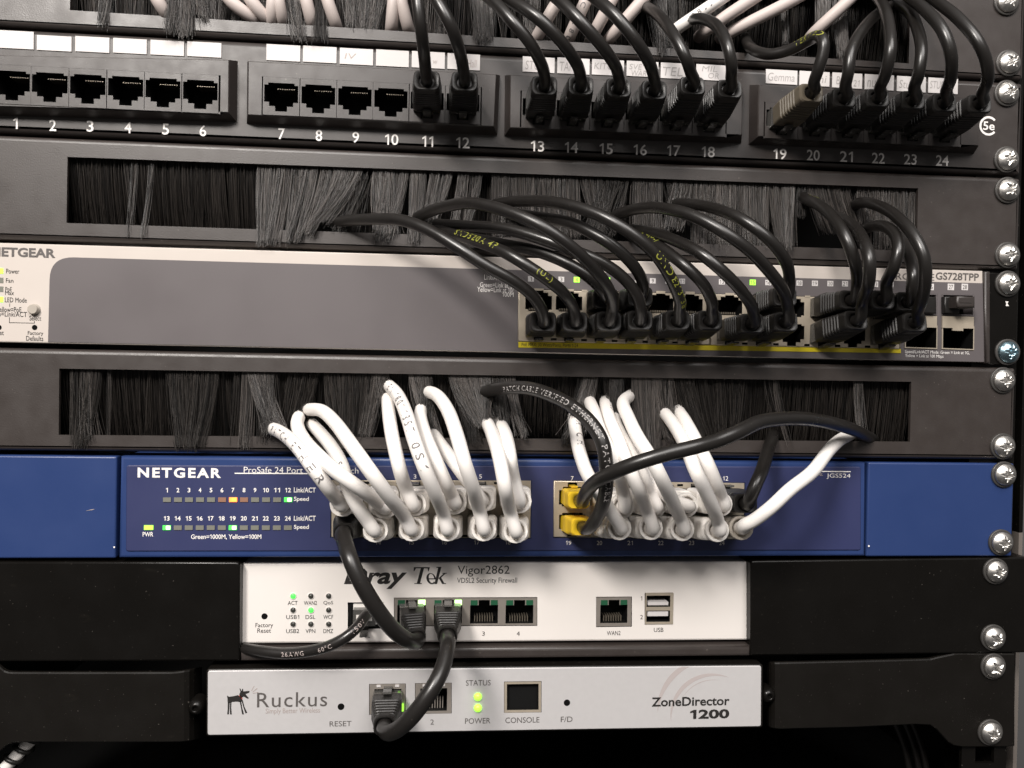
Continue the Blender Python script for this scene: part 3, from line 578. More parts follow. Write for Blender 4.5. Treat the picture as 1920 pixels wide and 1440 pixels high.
for r_ in range(3):
    for k in range(3):
        u, v = (549.7,583,616.4)[k], (1117.5,1143.8,1170.2)[r_]; c = P2(u,v,RYF)
        lit = (r_,k) in ((0,0),(1,1)); mb = MB(); mb.lathe_y(c[0],c[1],[(1.55,RYF-.05),(1.45,RYF-.25),(1.1,RYF-.1)],20); o = mb.build('led_bezel', M['rwhite'], rt)
        mb = MB(); mb.lathe_y(c[0],c[1],[(1.2,RYF-.15),(1.0,RYF-.5),(.5,RYF-.7)],16); mb.build('status_led', M['green' if lit else 'led_hole'], rt)
        s = names[r_][k]; h = 3.05*len(s); T(rt, s, u-h-1, u+h-1, v+9.3, v+16.8, RT, M['black_ink'])
flat(rt, 'reset_hole', circle(P2(496,1155.5,RYF),1.35), RYF-.08, M['hollow']); T(rt, 'Factory', 479,512,1168,1178.5, RT, M['black_ink']); T(rt, 'Reset', 482.5,508,1178,1186.5, RT, M['black_ink'])
for s, u0, u1, v0, v1 in [('DSL',675,694,1187,1195.5),('3',904,909,1184,1192),('4',969,974.5,1184,1192),('WAN2',1138,1163.5,1183,1191),('USB',1226,1244,1177,1185),('1',1201.5,1204,1118,1126),('2',1200.5,1205.5,1153,1161)]: T(rt, s, u0, u1, v0, v1, RT, M['black_ink'])
# ------------------------------------------------------------------ silver controller
zd = thing('wireless_controller', 'slim silver wireless controller with black rack brackets at the bottom', 'controller', P(910,1372,0))
ZY = -2.0
zq = rounded(Q([(389,1378.5),(1427,1362),(1427.5,1248.5),(389.5,1258)], ZY), 1.1, 4)
zo = rounded(Q([(385.5,1381.5),(1431,1365),(1431.5,1245.5),(386,1254.5)], ZY+.6), 1.6, 4)
p1 = Q([(692,1341),(761,1340.5),(761,1281.5),(692,1282.5)], ZY); p2 = Q([(778,1339.5),(847,1338.5),(847,1280),(778,1281)], ZY); pc = Q([(945,1337.5),(1015.5,1336.5),(1015.5,1277),(945,1278)], ZY)
mb = MB(); plate(mb, zo, ZY+.6, 120, [grow(h,-.0) for h in (p1,p2,pc)], r=.6, seg=2, hm=1, hdepth=14, hback=True); mb.build('case', [M['bracket'], M['cavity']], zd)
mb = MB(); plate(mb, zq, ZY, ZY+.58, [p1,p2,pc], r=.25, seg=2); mb.build('front_face', M['silver'], zd)
for h, us, v in ((p1,[726.5],1312),(p2,[812.5],1311)):
    mb = MB(); hh = inset(h,.2); c = ((hh[0][0]+hh[1][0])/2, (hh[0][1]+hh[2][1])/2); W = hh[1][0]-hh[0][0]
    op = [(c[0]-5.9,c[1]-5.6),(c[0]+5.9,c[1]-5.6),(c[0]+5.9,c[1]+4.4),(c[0]-5.9,c[1]+4.4)]
    plate(mb, hh, ZY+.3, ZY+12, [op], hm=1, hdepth=11, hback=True)
    for i in range(8): mb.box(c[0]+(i-3.5)*1.15-.2, c[0]+(i-3.5)*1.15+.2, ZY+3, ZY+9, c[1]-5.5, c[1]-2.6, 0)
    for sg in (-1,1): mb.box(c[0]+sg*4-.9, c[0]+sg*4+.9, ZY-.1, ZY+.4, c[1]+5.4, c[1]+6.3, 2)
    o = mb.build('socket', [M['steel'], M['cavity'], M['paper']], zd)
    if us[0] < 760:
        for b_ in ((745.5,750,1300,1312),(752,756.5,1322,1334)):
            q_ = rectpx(*b_, ZY-1.2); mb = MB(); plate(mb, q_, ZY-1.2, ZY+.5); mb.build('port_led', M['lime'], o)  # added lime pieces imitating green glow in the clear connector
mb = MB(); hh = inset(pc,.2); plate(mb, hh, ZY+.3, ZY+12, [inset(hh,1.1)], hm=1, hdepth=2.5, hback=True); mb.build('console_socket', [M['beige'], M['cavity']], zd)
ZT = ZY-.12
T(zd, 'Ruckus', 482,613.5,1298,1325.5, ZT, M['grey_ink'], 'brand_lettering', spacing=1.1); T(zd, 'Simply Better Wireless', 498,600,1327.5,1340, ZT, M['pale_ink'], 'brand_lettering')
mb = MB()
def zp(pts): plate(mb, Q(pts, ZT), ZT, ZT+.08)
zp([(425.5,1304),(429,1306.5),(437,1305.5),(446,1303.5),(450,1306),(455,1313),(452,1316.5),(444,1315.5),(436,1316),(431,1318),(427,1318),(426.5,1310)])   # trunk
zp([(427,1317),(430.5,1317),(430,1326),(429,1339.5),(426,1339.5),(427,1328)]); zp([(431.5,1317),(434,1316),(433.3,1327),(434.5,1339.5),(431.3,1339.5),(431,1328)])
zp([(449.5,1315),(452,1315.5),(454,1327),(457.5,1339.5),(454,1339.5),(452,1328)]); zp([(453,1314),(455.5,1314),(458,1325),(463.5,1336.5),(460,1337.5),(456.3,1326)])
zp([(448.5,1302.5),(451,1297),(449,1291.5),(450.5,1291),(453,1296),(454,1291.5),(455.5,1291.5),(456,1296.5),(468,1295.5),(467,1298.5),(460,1301.5),(466.5,1309),(464,1310),(457,1306),(452,1309)])   # head
mb.build('emblem', M['black_ink'], zd)
mb = MB(); zp([(448,1304),(450,1303.2),(455,1310.3),(453.2,1311)]); mb.build('emblem', M['red_ink'], zd)
mb = MB()
for q in ([(471,1295),(476,1286),(477,1286.5),(472,1295.5)],[(473.5,1297),(482,1290),(482.6,1291),(474,1298)],[(474,1299.5),(484,1297.5),(484,1298.5),(474,1300.5)]): zp(q)
mb.build('emblem', M['pale_ink'], zd)
for u, v, s, b in ((639.4,1325,'RESET',(618,659,1352,1361.8)),(1063,1317.5,'F/D',(1051.5,1073.5,1343.5,1353.8))):
    flat(zd, 'reset_hole', circle(P2(u,v,ZY),1.45), ZY-.08, M['hollow']); T(zd, s, *b, ZT, M['grey_ink'])
T(zd, '2', 807,813.5,1349,1358.5, ZT, M['grey_ink'])
for s, b in (('STATUS',(873.5,920,1275,1285.5)),('POWER',(872,919.5,1346.3,1356.8)),('CONSOLE',(947.5,1011.5,1344.8,1355.3))): T(zd, s, *b, ZT, M['grey_ink'])
for v in (1306,1327):
    mb = MB(); c = P2(896,v,ZY); mb.lathe_y(c[0],c[1],[(1.75,ZY-.1),(1.75,ZY-.5),(1.3,ZY-1.2),(.6,ZY-1.5)],20); mb.build('status_led', M['lime'], zd)
T(zd, 'ZoneDirector', 1222,1368,1306.5,1323.5, ZT-.1, M['black_ink'], 'model_lettering', offset=.018); T(zd, '1200', 1294,1367.5,1330,1347.5, ZT-.1, M['black_ink'], 'model_lettering', offset=.035)
for (cu, cv, ro, ri, a0, a1) in ((1338,1340,110,100,1.62,3.1),(1338,1345,84,76,1.2,3.25),(1338,1342,68,66.5,1.4,2.6)):
    mb = MB(); n = 26; v_ = []
    for r_ in (0,1):
        for k, a in enumerate(np.linspace(a0,a1,n)):
            tt = math.sin(math.pi*k/(n-1)); rr = (ro+ri)/2+(ro-ri)/2*(1 if r_==0 else -1)*tt; u = cu+rr*math.cos(a); v = max(cv-rr*math.sin(a), 1250.3); p = P2(u,v,ZT+.06); v_.append((p[0],ZT+.06,p[1]))
    mb.add(v_, [(i,i+1,n+i+1,n+i) for i in range(n-1)]); mb.build('swirl_mark', mat('swirl_print', (.47,.42,.41), .5), zd)
def strip(cols, th=2.0):   # (u, vtop, vbot, y) columns, a bent sheet
    mb = MB(); f = [];
    top = [P(u,a,y) for u,a,b,y in cols]; bot = [P(u,b,y) for u,a,b,y in cols]
    secs = []
    for t_, b_ in zip(top, bot):
        r = .5
        secs.append([(t_[0],t_[1]+th,t_[2]),(t_[0],t_[1]+r,t_[2]),(t_[0],t_[1],t_[2]-r),(b_[0],b_[1],b_[2]+r),(b_[0],b_[1]+r,b_[2]),(b_[0],b_[1]+th,b_[2])])
    mb.loft(secs, True, True, 0, False); return mb
lc = [(-80,1236,1420,0),(-6,1247,1413,0),(0,1252,1409,0),(7,1258,1402,0),(15,1260.5,1397,0),(24,1261.2,1393.5,0),(60,1261.4,1392.3,0),(200,1261.4,1392.3,0),(320,1261.2,1392,0),(335,1260,1391.7,0),(345,1258.5,1391,.3),(355,1257,1390,1.6),(364,1255.5,1388,4.2),(371,1254.5,1386,8),(376,1254,1384.5,13)]
mb = strip(lc); mb.build('rack_bracket', M['bracket'], zd)
rc = [(1441,1246,1363,13),(1443,1245,1364,6),(1446,1244,1365,2.2),(1453,1243.2,1366.5,.5),(1462,1243,1367.5,0),(1600,1240,1364,0),(1719,1237,1358.5,0),(1745,1236,1360,0),(1757,1233,1368,0),(1768,1230.5,1380,0),(1778,1228.5,1391,0),(1790,1226,1398.5,0),(1805,1225.5,1401,0),(1850,1226,1401,0),(1902,1226,1400,0)]
mb = strip(rc); mb.build('rack_bracket', M['bracket'], zd)
for u, v in ((370,1323),(1438,1301)):
    c = P(u,v,2); mb = MB(); mb.lathe_y(c[0],c[2],[(3.7,6),(3.6,1.5),(3.0,-.2),(1.9,-1.3),(1.2,-1.5),(1.2,-.4)],24); mb.build('bracket_screw', M['tray'], zd)
# ------------------------------------------------------------------ rack screws
def star(a):   # cross recess with four small ticks
    c4 = abs(math.cos(2*a))**6; t4 = abs(math.sin(2*a))**14
    return 1.45+2.05*c4+1.1*t4
def make_screw():
    root = bpy.data.objects.new('rack_screw', None); COL.objects.link(root); LOC[root] = np.zeros(3); root.empty_display_size = .005
    n = 64; th = [2*math.pi*i/n for i in range(n)]
    R = 5.0
    mb = MB(); secs = []
    def dome(r): return -3.3+2.4*(r/R)**2.6
    for k in (0.02,.5,.93): secs.append([(k*star(a)*math.cos(a), -1.5+.2*k, k*star(a)*math.sin(a)) for a in th])
    secs.append([(star(a)*math.cos(a), dome(star(a)), star(a)*math.sin(a)) for a in th])
    for t in (.12,.3,.5,.7,.85,.95,1.0):
        secs.append([((star(a)*(1-t)+R*t)*math.cos(a), dome(star(a)*(1-t)+R*t), (star(a)*(1-t)+R*t)*math.sin(a)) for a in th])
    secs.append([(R*math.cos(a), 0.0, R*math.sin(a)) for a in th])
    mb.loft(secs, True, False, 0, True); mb.build('head', M['chrome'], root)
    mb = MB(); mb.lathe_y(0,0,[(5.1,-.02),(5.9,-.02),(6.1,.1),(6.1,.9)],40,cap=False); mb.build('washer', M['washer'], root)
    return root
SCR = [(1893,0,5,'top brush panel, upper screw cut by the picture edge'),(1896.7,115,5,'silver screw at the lower right corner of the top brush panel'),(1893.7,172,4,'silver screw at the upper right corner of the patch panel'),(1893,297,4,'silver screw at the lower right corner of the patch panel'),
 (1894.5,354.6,3,'silver screw at the upper right corner of the brush panel below the patch panel'),(1895,477,3,'silver screw at the lower right corner of the brush panel above the grey switch'),(1895.3,531,2,'silver screw at the upper right corner of the grey switch'),(1895,660,2,'bluish plain cross screw at the lower right corner of the grey switch'),
 (1886,713,1,'silver screw at the upper right corner of the brush panel below the grey switch'),(1886,837.6,1,'silver screw at the lower right corner of the brush panel above the blue switch'),(1888,890.7,0,'silver screw at the upper end of the right blue ear'),(1882.6,1018.6,0,'silver screw at the lower end of the right blue ear'),
 (1872.5,1073,-1,'silver screw at the upper right corner of the black router shelf'),(1868,1198,-1,'silver screw at the lower right corner of the black router shelf'),(1868,1252.5,-2,'silver screw at the top of the right bottom bracket'),(1862.5,1376.7,-2,'silver screw at the foot of the right bottom bracket')]
scr0 = make_screw()
for i, (u, v, k, lb_) in enumerate(SCR):
    if i == 0: r = scr0
    else:
        r = scr0.copy(); COL.objects.link(r)
        for ch in list(scr0.children):
            d = ch.copy(); COL.objects.link(d); d.parent = r
    if i == 7:
        for ch in r.children:
            if ch.name.startswith('head'): ch.data = ch.data.copy(); ch.data.materials[0] = M['bluezinc']
    p = P(u, v, -2.6); r.location = Vector((p[0], -1.0, p[2]))*MM; r.rotation_euler = (0, random.uniform(0,6.28), 0)
    if i == 0: lb_ = 'silver screw cut by the upper picture edge'
    tag(r, lb_, 'screw', 'screws down the right rack rail')
# ------------------------------------------------------------------ plugs
def rrect(w_, h_, rr, y, n=5):
    rr = min(rr, w_/2-.01, h_/2-.01); pts = []
    for cx, cz, a0 in ((w_/2-rr,h_/2-rr,0),(-(w_/2-rr),h_/2-rr,90),(-(w_/2-rr),-(h_/2-rr),180),(w_/2-rr,-(h_/2-rr),270)):
        for k in range(n): a = math.radians(a0+90*k/(n-1)); pts.append((cx+rr*math.cos(a), y, cz+rr*math.sin(a)))
    return pts
def mesh_from(mb, name, mats):
    o = mb.build(name, mats); me = o.data; bpy.data.objects.remove(o); return me
PLUG = {}
def boot_mesh(kind):
    if kind in PLUG: return PLUG[kind]
    mb = MB()
    if kind in ('white','yellow','grey'):
        s = [(3,11.6,8.8,1.2),(4,12.2,9.4,1.6),(11,12.5,9.7,1.6),(14,12.4,9.7,1.8)]
        for k in range(4): y = 14.4+k*1.1; s += [(y,12.2-k*.3,9.6,2),(y+.3,11.5-k*.3,9.0,2),(y+.75,11.5-k*.3,9.0,2)]
        s += [(19.2,11.2,9.4,2.4),(20.2,10.6,9.2,3.0),(21,9.2,9.0,4.3),(21.8,10.2,9.9,4.9),(24,10.4,10.1,5.0),(24.6,10.0,9.7,4.8)]
        end = [(24.7,7.8,7.8,3.8),(21.5,7.2,7.2,3.5)]
        if kind == 'yellow': s = [(3,11.6,8.8,1.2),(4,12.2,9.4,1.4),(8,12.3,9.5,1.4),(8.4,11.9,9.1,1.4),(8.8,12.3,9.5,1.4),(11,12.3,9.5,1.4),(11.4,11.8,9.0,1.4),(11.8,12.2,9.4,1.4),(14,12,9.2,2),(19,11.6,8.9,2.2),(20,10.8,8.2,2.4)]; end = [(20.1,6.4,6.4,3.1),(18.5,6,6,2.9)]
    elif kind == 'taper':
        s = [(3,11.4,8.4,.8),(3.6,11.9,8.8,1.2),(8,12.0,8.9,1.4),(9.5,12.0,8.9,1.6)]
        for k in range(6): y = 10.3+k*2.0; q = 1-k*.055; s += [(y,11.9*q,8.8*q,1.8),(y+.25,11.0*q,8.0*q,1.8),(y+.7,11.0*q,8.0*q,1.8),(y+.95,11.8*q,8.8*q,1.8)]
        s += [(22.2,8.7,7.9,2.6),(24,8.6,7.8,3.0),(24.7,8.1,7.3,3.0)]; end = [(24.7,6.8,6.6,3.0),(22.5,6.4,6.2,2.9)]
    else:
        s = [(3,11.4,8.4,.8),(3.6,12.0,9.0,1.2),(9,12.3,9.3,1.4)]
        for k in range(6): y = 10+k*1.9; q = 1-k*.022; s += [(y,12.3*q,9.3*q,1.6),(y+.25,11.2*q,8.3*q,1.6),(y+.8,11.2*q,8.3*q,1.6),(y+1.05,12.2*q,9.2*q,1.6)]
        s += [(21.6,10.7,8.2,1.9),(24,10.4,8.0,2.1),(24.7,9.7,7.3,2.1)]; end = [(24.7,6.6,6.0,2.8),(22.5,6.0,5.6,2.6)]
    secs = [rrect(w_,h_,r,-y) for y,w_,h_,r in s]
    mb.loft(secs, True, False, 0, False)
    mb.loft([secs[-1]]+[rrect(w_,h_,r,-y) for y,w_,h_,r in end], False, True, 0, True)
    mm = {'white':'wboot','yellow':'yboot','grey':'tboot','tinted':'litboot'}.get(kind,'boot')
    PLUG[kind] = mesh_from(mb, 'boot', [M[mm]]); return PLUG[kind]
def connector_mesh(yellow=False):
    k = 'conn_y' if yellow else 'conn'
    if k in PLUG: return PLUG[k]
    mb = MB(); mb.box(-5.8,5.8,-4.2,8,-4.0,4.0); mb.box(-1.7,1.7,-6.5,6,-6.0,-5.2); mb.box(-1.5,1.5,4,6,-5.3,-3.9)
    PLUG[k] = mesh_from(mb, 'connector', [M['yboot' if yellow else 'clear']]); return PLUG[k]
def put(name, me, parent, A, dirv, flip=False, scale=1.0):
    y = -dirv; x = np.array([1.0,0,0]); x = x-y*(x@y); x /= np.linalg.norm(x); z = np.cross(x, y)
    if flip: z = -z; x = -x
    o = bpy.data.objects.new(name, me); COL.objects.link(o); o.parent = parent; b = LOC[parent]
    o.matrix_local = Matrix([[x[i]*MM*scale/MM, y[i]*scale, z[i]*scale, (A[i]-b[i])*MM] for i in range(3)]+[[0,0,0,1]]); LOC[o] = b
    return o
def catmull(pts, per=9):
    p = [2*pts[0]-pts[1]]+list(pts)+[2*pts[-1]-pts[-2]]; out = []
    for i in range(1, len(p)-2):
        p0,p1,p2,p3 = p[i-1],p[i],p[i+1],p[i+2]
        # centripetal
        t0 = 0; t1 = t0+max(np.linalg.norm(p1-p0),1e-4)**.5; t2 = t1+max(np.linalg.norm(p2-p1),1e-4)**.5; t3 = t2+max(np.linalg.norm(p3-p2),1e-4)**.5
        for k in range(per):
            t = t1+(t2-t1)*k/per
            a1 = (t1-t)/(t1-t0)*p0+(t-t0)/(t1-t0)*p1; a2 = (t2-t)/(t2-t1)*p1+(t-t1)/(t2-t1)*p2; a3 = (t3-t)/(t3-t2)*p2+(t-t2)/(t3-t2)*p3
            b1 = (t2-t)/(t2-t0)*a1+(t-t0)/(t2-t0)*a2; b2 = (t3-t)/(t3-t1)*a2+(t-t1)/(t3-t1)*a3
            out.append((t2-t)/(t2-t1)*b1+(t-t1)/(t2-t1)*b2)
    out.append(p[-2]); return np.array(out)
def smooth_path(c, it=3):
    for _ in range(it): c[1:-1] = .25*c[:-2]+.5*c[1:-1]+.25*c[2:]
    return c
def frames(c):
    t = np.gradient(c, axis=0); t /= np.linalg.norm(t, axis=1)[:,None]
    to = (CAM-c); to /= np.linalg.norm(to,axis=1)[:,None]
    n = []
    prev = None
    for i in range(len(c)):
        g = np.array([0,-1.0,0]) if prev is None else prev
        g = .85*g+.15*np.array([0.0,-1.0,0.15]); q = g-t[i]*(g@t[i]); q /= max(np.linalg.norm(q),1e-6); n.append(q); prev = q
    n = np.array(n); b = np.cross(t, n); return t, n, b
def tube(parent, name, c, r, m, sides=14):
    t, n, b = frames(c); secs = []
    for i in range(len(c)): secs.append([tuple(c[i]+r*(math.cos(a)*n[i]+math.sin(a)*b[i])) for a in np.linspace(0,2*math.pi,sides,endpoint=False)])
    mb = MB(); mb.loft(secs, True, True, 0, True); return mb.build(name, m, parent)
def wrap_text(parent, c, r, s, s0, h, m, rev=False, ang=0.0, gap=1.25):
    """print s along the cord from arc length s0 (mm), letter height h (mm)"""
    v, f = text_geo(s, .008, 0, gap if m.name != 'grey_cord_ink' else 1.75); v = v.copy(); v -= v.min(0); v *= h/v[:,1].max(); v[:,1] -= h/2
    d = np.concatenate([[0], np.cumsum(np.linalg.norm(np.diff(c,axis=0),axis=1))]); t, n, b = frames(c)
    L = v[:,0].max()
    x = s0+(L-v[:,0] if rev else v[:,0]); yy = -v[:,1] if rev else v[:,1]
    x = np.clip(x, 0, d[-1]-.1)
    cc = np.column_stack([np.interp(x,d,c[:,i]) for i in range(3)]); nn = np.column_stack([np.interp(x,d,n[:,i]) for i in range(3)]); bb = np.column_stack([np.interp(x,d,b[:,i]) for i in range(3)])
    a = -yy/r+ang; p = cc+(r*1.025)*(np.cos(a)[:,None]*nn+np.sin(a)[:,None]*bb)
    return mesh_obj('cord_print', p, f, m, parent)
def cable(label, pts, jack=None, end=None, faceY=-2.0, flip=False, kind='black', r=2.35, bulge=28, cordm=None, start=(6,22), print_=None, group=None, plug_len=24.5, jack2=None, d0=None, power=.8, name='patch_cable'):
    """pts: photo pixels from the brush to the plug, optional third value = depth; jack: (x,z) of the socket; end: pixel of the boot's free end"""
    cm = cordm or ('wcord' if kind == 'white' else 'cord')
    if jack is not None:
        A = np.array([jack[0], faceY, jack[1]]); B = P(end[0], end[1], faceY-plug_len); dv = (B-A)/np.linalg.norm(B-A); root_loc = A
    else: root_loc = P(pts[-1][0], pts[-1][1], 4)
    root = thing(name, label, 'cable', root_loc, group)
    ds = [0.0]
    for a, b in zip(pts, pts[1:]): ds.append(ds[-1]+math.hypot(b[0]-a[0], b[1]-a[1]))
    d1 = faceY-plug_len-(4 if kind == 'white' else 7) if jack is not None else 6
    dst = start[0] if d0 is None else d0
    C = []
    for p, s in zip(pts, ds):
        t = s/ds[-1]; dep = p[2] if len(p) > 2 else dst+(d1-dst)*t-bulge*math.sin(math.pi*t)**power
        C.append(P(p[0], p[1], dep))
    if start[1] is not None:
        q = P(pts[0][0]*1.0, pts[0][1], start[1]); C = [q+(C[0]-C[1])*.25]+C
    if jack is not None:
        # the cord leaves the boot along its axis
        C = C+[B+dv*2.5, B-dv*3]
    c = smooth_path(catmull(C), 3)
    tube(root, 'cord', c, r, M[cm])
    if jack is not None:
        s = np.linalg.norm(B-A)/24.6
        k = kind if kind in ('white','yellow','grey','tinted') else 'black'
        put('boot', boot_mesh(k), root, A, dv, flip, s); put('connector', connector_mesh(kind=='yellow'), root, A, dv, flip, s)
    for pr in (print_ or []): wrap_text(root, c, r, *pr)
    return root
# ------------------------------------------------------------------ cords on the patch panel
YI = M['yellow_ink']
top = {
 11: dict(e=(800,150), p=[(812,-190),(790,-120),(780,-60),(783,0),(789,50),(795,100),(798,132)], b=38),
 12: dict(e=(871,152), p=[(770,-160),(782,-90),(800,-40),(819,0),(846,50),(863,100),(869,132)], b=38, t=[('E213738',62,3.0,YI)]),
 13: dict(e=(1021,160), p=[(800,-70),(850,-45),(890,-22),(923,0),(961,41),(994,81),(1014,118),(1021,140)], b=30, t=[('- 4PR - 26AWG',34,2.6,YI)]),
 14: dict(e=(1089,160), p=[(830,-60),(885,-40),(925,-18),(961,3),(1010,35),(1053,79),(1081,119),(1088,140)], b=34),
 15: dict(e=(1160,164), p=[(925,-75),(985,-50),(1020,-22),(1048,0),(1089,41),(1129,87),(1153,122),(1160,143)], b=34, t=[('4PR 26AWG',62,2.4,YI)]),
 16: dict(e=(1227,168), p=[(1010,-75),(1060,-45),(1093,-20),(1121,0),(1154,30),(1192,76),(1218,119),(1226,145)], b=32),
 17: dict(e=(1299,160), p=[(1195,10),(1215,15),(1240,34),(1267,73),(1287,112),(1296,138)], b=22),
 18: dict(e=(1368,166), p=[(1288,42),(1306,35),(1327,38),(1349,54),(1365,89),(1372,125),(1371,145)], b=24),
 19: dict(e=(1522,174), p=[(1398,72,6),(1404,86,-6),(1420,97,-14),(1447,102,-20),(1485,92,-26),(1515,76,-32),(1535,68,-40),(1544,80,-44),(1543,100,-44),(1534,131,-42),(1526,155,-38)], b=0, t=[('VERIFIED',66,2.6,YI)]),
 20: dict(e=(1583,183), p=[(1675,8),(1651,22),(1631,39),(1608,70),(1595,100),(1590,138),(1585,162)], b=22, t=[('(UL)',46,3.2,YI)]),
 21: dict(e=(1646,183), p=[(1625,-40),(1640,-12),(1655,9),(1666,44),(1669,96),(1660,140),(1650,164)], b=30, t=[('568B UND',26,3.0,YI),('SND',52,3.2,YI)]),
 22: dict(e=(1712,187), p=[(1672,4),(1701,17),(1719,50),(1728,96),(1722,140),(1714,166)], b=26),
 23: dict(e=(1771,192), p=[(1660,-45),(1704,-6),(1736,20),(1768,58),(1783,102),(1783,145),(1774,172)], b=34, t=[('E213738',34,3.2,YI),('CM',62,3.2,YI),('(UL)',74,3.0,YI)]),
 24: dict(e=(1837,194), p=[(1700,-40),(1755,2),(1797,35),(1832,76),(1849,115),(1852,150),(1842,174)], b=30, t=[('4PR',36,2.8,YI),('26AWG',52,2.8,YI)]),
}
for k, d in top.items():
    J = JACK[k-1]; cable('black patch cord with a lit-toned boot in port 19 of the numbered patch panel' if k == 19 else f'black patch cord plugged into port {k} of the numbered patch panel', d['p'], (J[0],J[2]), d['e'], PY-.3, False, 'tinted' if k == 19 else 'black', 2.35, d['b'], print_=d.get('t'), group='black cords on the patch panel')
# white cords through the top brush, shade put into the colour of most
tw = [([(270,-60),(295,0),(312,27),(318,40)],'first shade-toned white cord from the left in the topmost brush'),([(405,-60),(430,0),(474,34),(486,46)],'shade-toned white cord sloping right beside a sparkling speck in the topmost brush'),([(440,-60),(470,0),(498,34),(508,46)],'shade-toned white cord touching the upright thick one in the topmost brush'),
 ([(516,-60),(512,0),(509,38),(508,52)],'upright shade-toned white cord straight above port label 7'),([(516,-55),(522,0),(528,36),(530,50)],'shade-toned white cord half hidden right of the upright one above port label 7'),([(560,-60),(574,0),(584,40),(588,54)],'shade-toned white cord above port label 8'),([(600,-60),(614,0),(628,42),(632,56)],'shade-toned white cord above the gap of port labels 8 and 9'),
 ([(745,-60),(738,0),(734,48),(733,62)],'shade-toned white cord above port label 10'),([(740,-60),(752,0),(764,48),(768,62)],'shade-toned white cord beside the black cord of port 11'),
 ([(1085,-60),(1042,8),(1010,64),(1002,78)],'shade-toned white cord behind the black cord of port 14'),([(1140,-70),(1100,-2),(1070,64),(1064,78)],'shade-toned white cord behind the black cord of port 15'),([(1190,-70),(1148,-2),(1114,62),(1106,78)],'shade-toned white cord left of the black cord of port 16'),([(1252,-60),(1203,2),(1148,66),(1138,80)],'long shade-toned white cord crossing behind the black cord of port 16'),
 ([(1420,-50),(1346,2),(1272,52),(1255,66)],'white cord sloping down between black cords of ports 17 and 18'),([(1470,-40),(1405,2),(1325,56),(1310,70)],'shade-toned white cord passing behind the loop of port 18'),([(1545,-35),(1480,4),(1370,60),(1350,72)],'lowest long shade-toned white cord right of the port 18 loop'),([(1640,-50),(1590,2),(1528,60),(1515,76)],'shade-toned white cord ending above the port 19 cord bend')]
for i, (p, lb_) in enumerate(tw):
    n_ = len(p); dd = [5, -2 if i < 9 else -7, 1.5 if i < 9 else 0, 8]
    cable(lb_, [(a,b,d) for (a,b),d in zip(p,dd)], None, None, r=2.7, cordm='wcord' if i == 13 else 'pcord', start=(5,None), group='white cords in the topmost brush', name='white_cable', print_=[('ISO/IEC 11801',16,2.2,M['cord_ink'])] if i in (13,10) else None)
# ------------------------------------------------------------------ cords on the grey switch
GC = {('U',i+1): c for i,(c,up) in enumerate(gc1[:6])}; GC.update({('L',i+1): c for i,(c,up) in enumerate(gc1[6:])}); GC.update({('U',i+7): c for i,(c,up) in enumerate(gc2[:6])}); GC.update({('L',i+7): c for i,(c,up) in enumerate(gc2[6:])})
mid = [
 (('L',1),(1019,603),[(620,419),(662,413),(718,410.5),(754,413),(801,430),(857,463),(912,499),(961,526),(996,552),(1015,580)],22,None),
 (('L',2),(1078,603),[(809,425),(834,435),(884,449),(940,470),(969,486),(1015,516),(1053,546),(1074,576)],26,[('SND520A 4P',46,3.0,YI),('(UL)',92,2.8,YI)]),
 (('L',3),(1142,602),[(773,412),(815,393),(870,381),(907,384),(961,400),(1015,424),(1070,462),(1110,500),(1140,540),(1149,575)],38,None),
 (('L',4),(1200,600),[(800,418),(829,421),(880,424),(948,429),(1015,448),(1083,473),(1132,494),(1172,524),(1196,557),(1201,578)],20,None),
 (('U',3),(1136,560),[(880,445),(948,459),(1002,470),(1056,490),(1097,514),(1124,538)],14,None),
 (('U',4),(1200,556),[(960,400),(988,404),(1015,408),(1070,418),(1110,437),(1151,462),(1191,502),(1206,535)],22,None),
 (('L',5),(1271,600),[(922,386),(934,381),(975,377),(1029,378),(1083,389),(1137,410),(1186,440),(1227,475),(1258,522),(1275,565),(1274,580)],34,[('UND',112,3.0,YI),('E213738',124,2.6,YI)]),
 (('L',6),(1332,600),[(1168,428),(1192,440),(1221,453),(1254,475),(1286,500),(1320,535),(1335,568),(1335,580)],24,[('4P CC(UL) C(UL)',28,3.0,YI)]),
 (('L',7),(1411,606),[(1172,432),(1190,431),(1219,435),(1259,448),(1313,475),(1354,508),(1389,544),(1409,573),(1413,590)],34,None),
 (('L',8),(1474,603),[(1140,414),(1164,400),(1205,390),(1246,391),(1300,405),(1360,437),(1404,469),(1442,508),(1468,544),(1477,575)],38,None),
 (('U',8),(1472,556),[(1262,382),(1300,383),(1341,391),(1395,414),(1443,450),(1474,492),(1480,525)],28,None),
 (('U',10),(1597,562),[(1503,368),(1512,374),(1535,384),(1564,410),(1587,448),(1603,492),(1607,530)],26,[('C(UL)US',30,2.6,YI)]),
 (('L',10),(1606,600),[(1556,402),(1572,408),(1593,419),(1616,445),(1630,486),(1629,529),(1616,567)],36,None),
 (('U',11),(1656,562),[(1608,440),(1618,431),(1637,424),(1660,425),(1680,442),(1684,471),(1675,503),(1662,530)],26,[('SAWG - 4P',27,2.8,YI)]),
 (('L',12),(1716,604),[(1600,384),(1614,380),(1631,381),(1666,395),(1695,419),(1719,451),(1733,486),(1735,526),(1727,567),(1720,585)],34,None),
 (('U',12),(1704,565),[(1686,440),(1700,462),(1707,486),(1712,515),(1710,540)],14,None)]
cn = {1:'first',2:'second',3:'third',4:'fourth',5:'fifth',6:'sixth',7:'seventh',8:'eighth',10:'tenth',11:'eleventh',12:'last'}
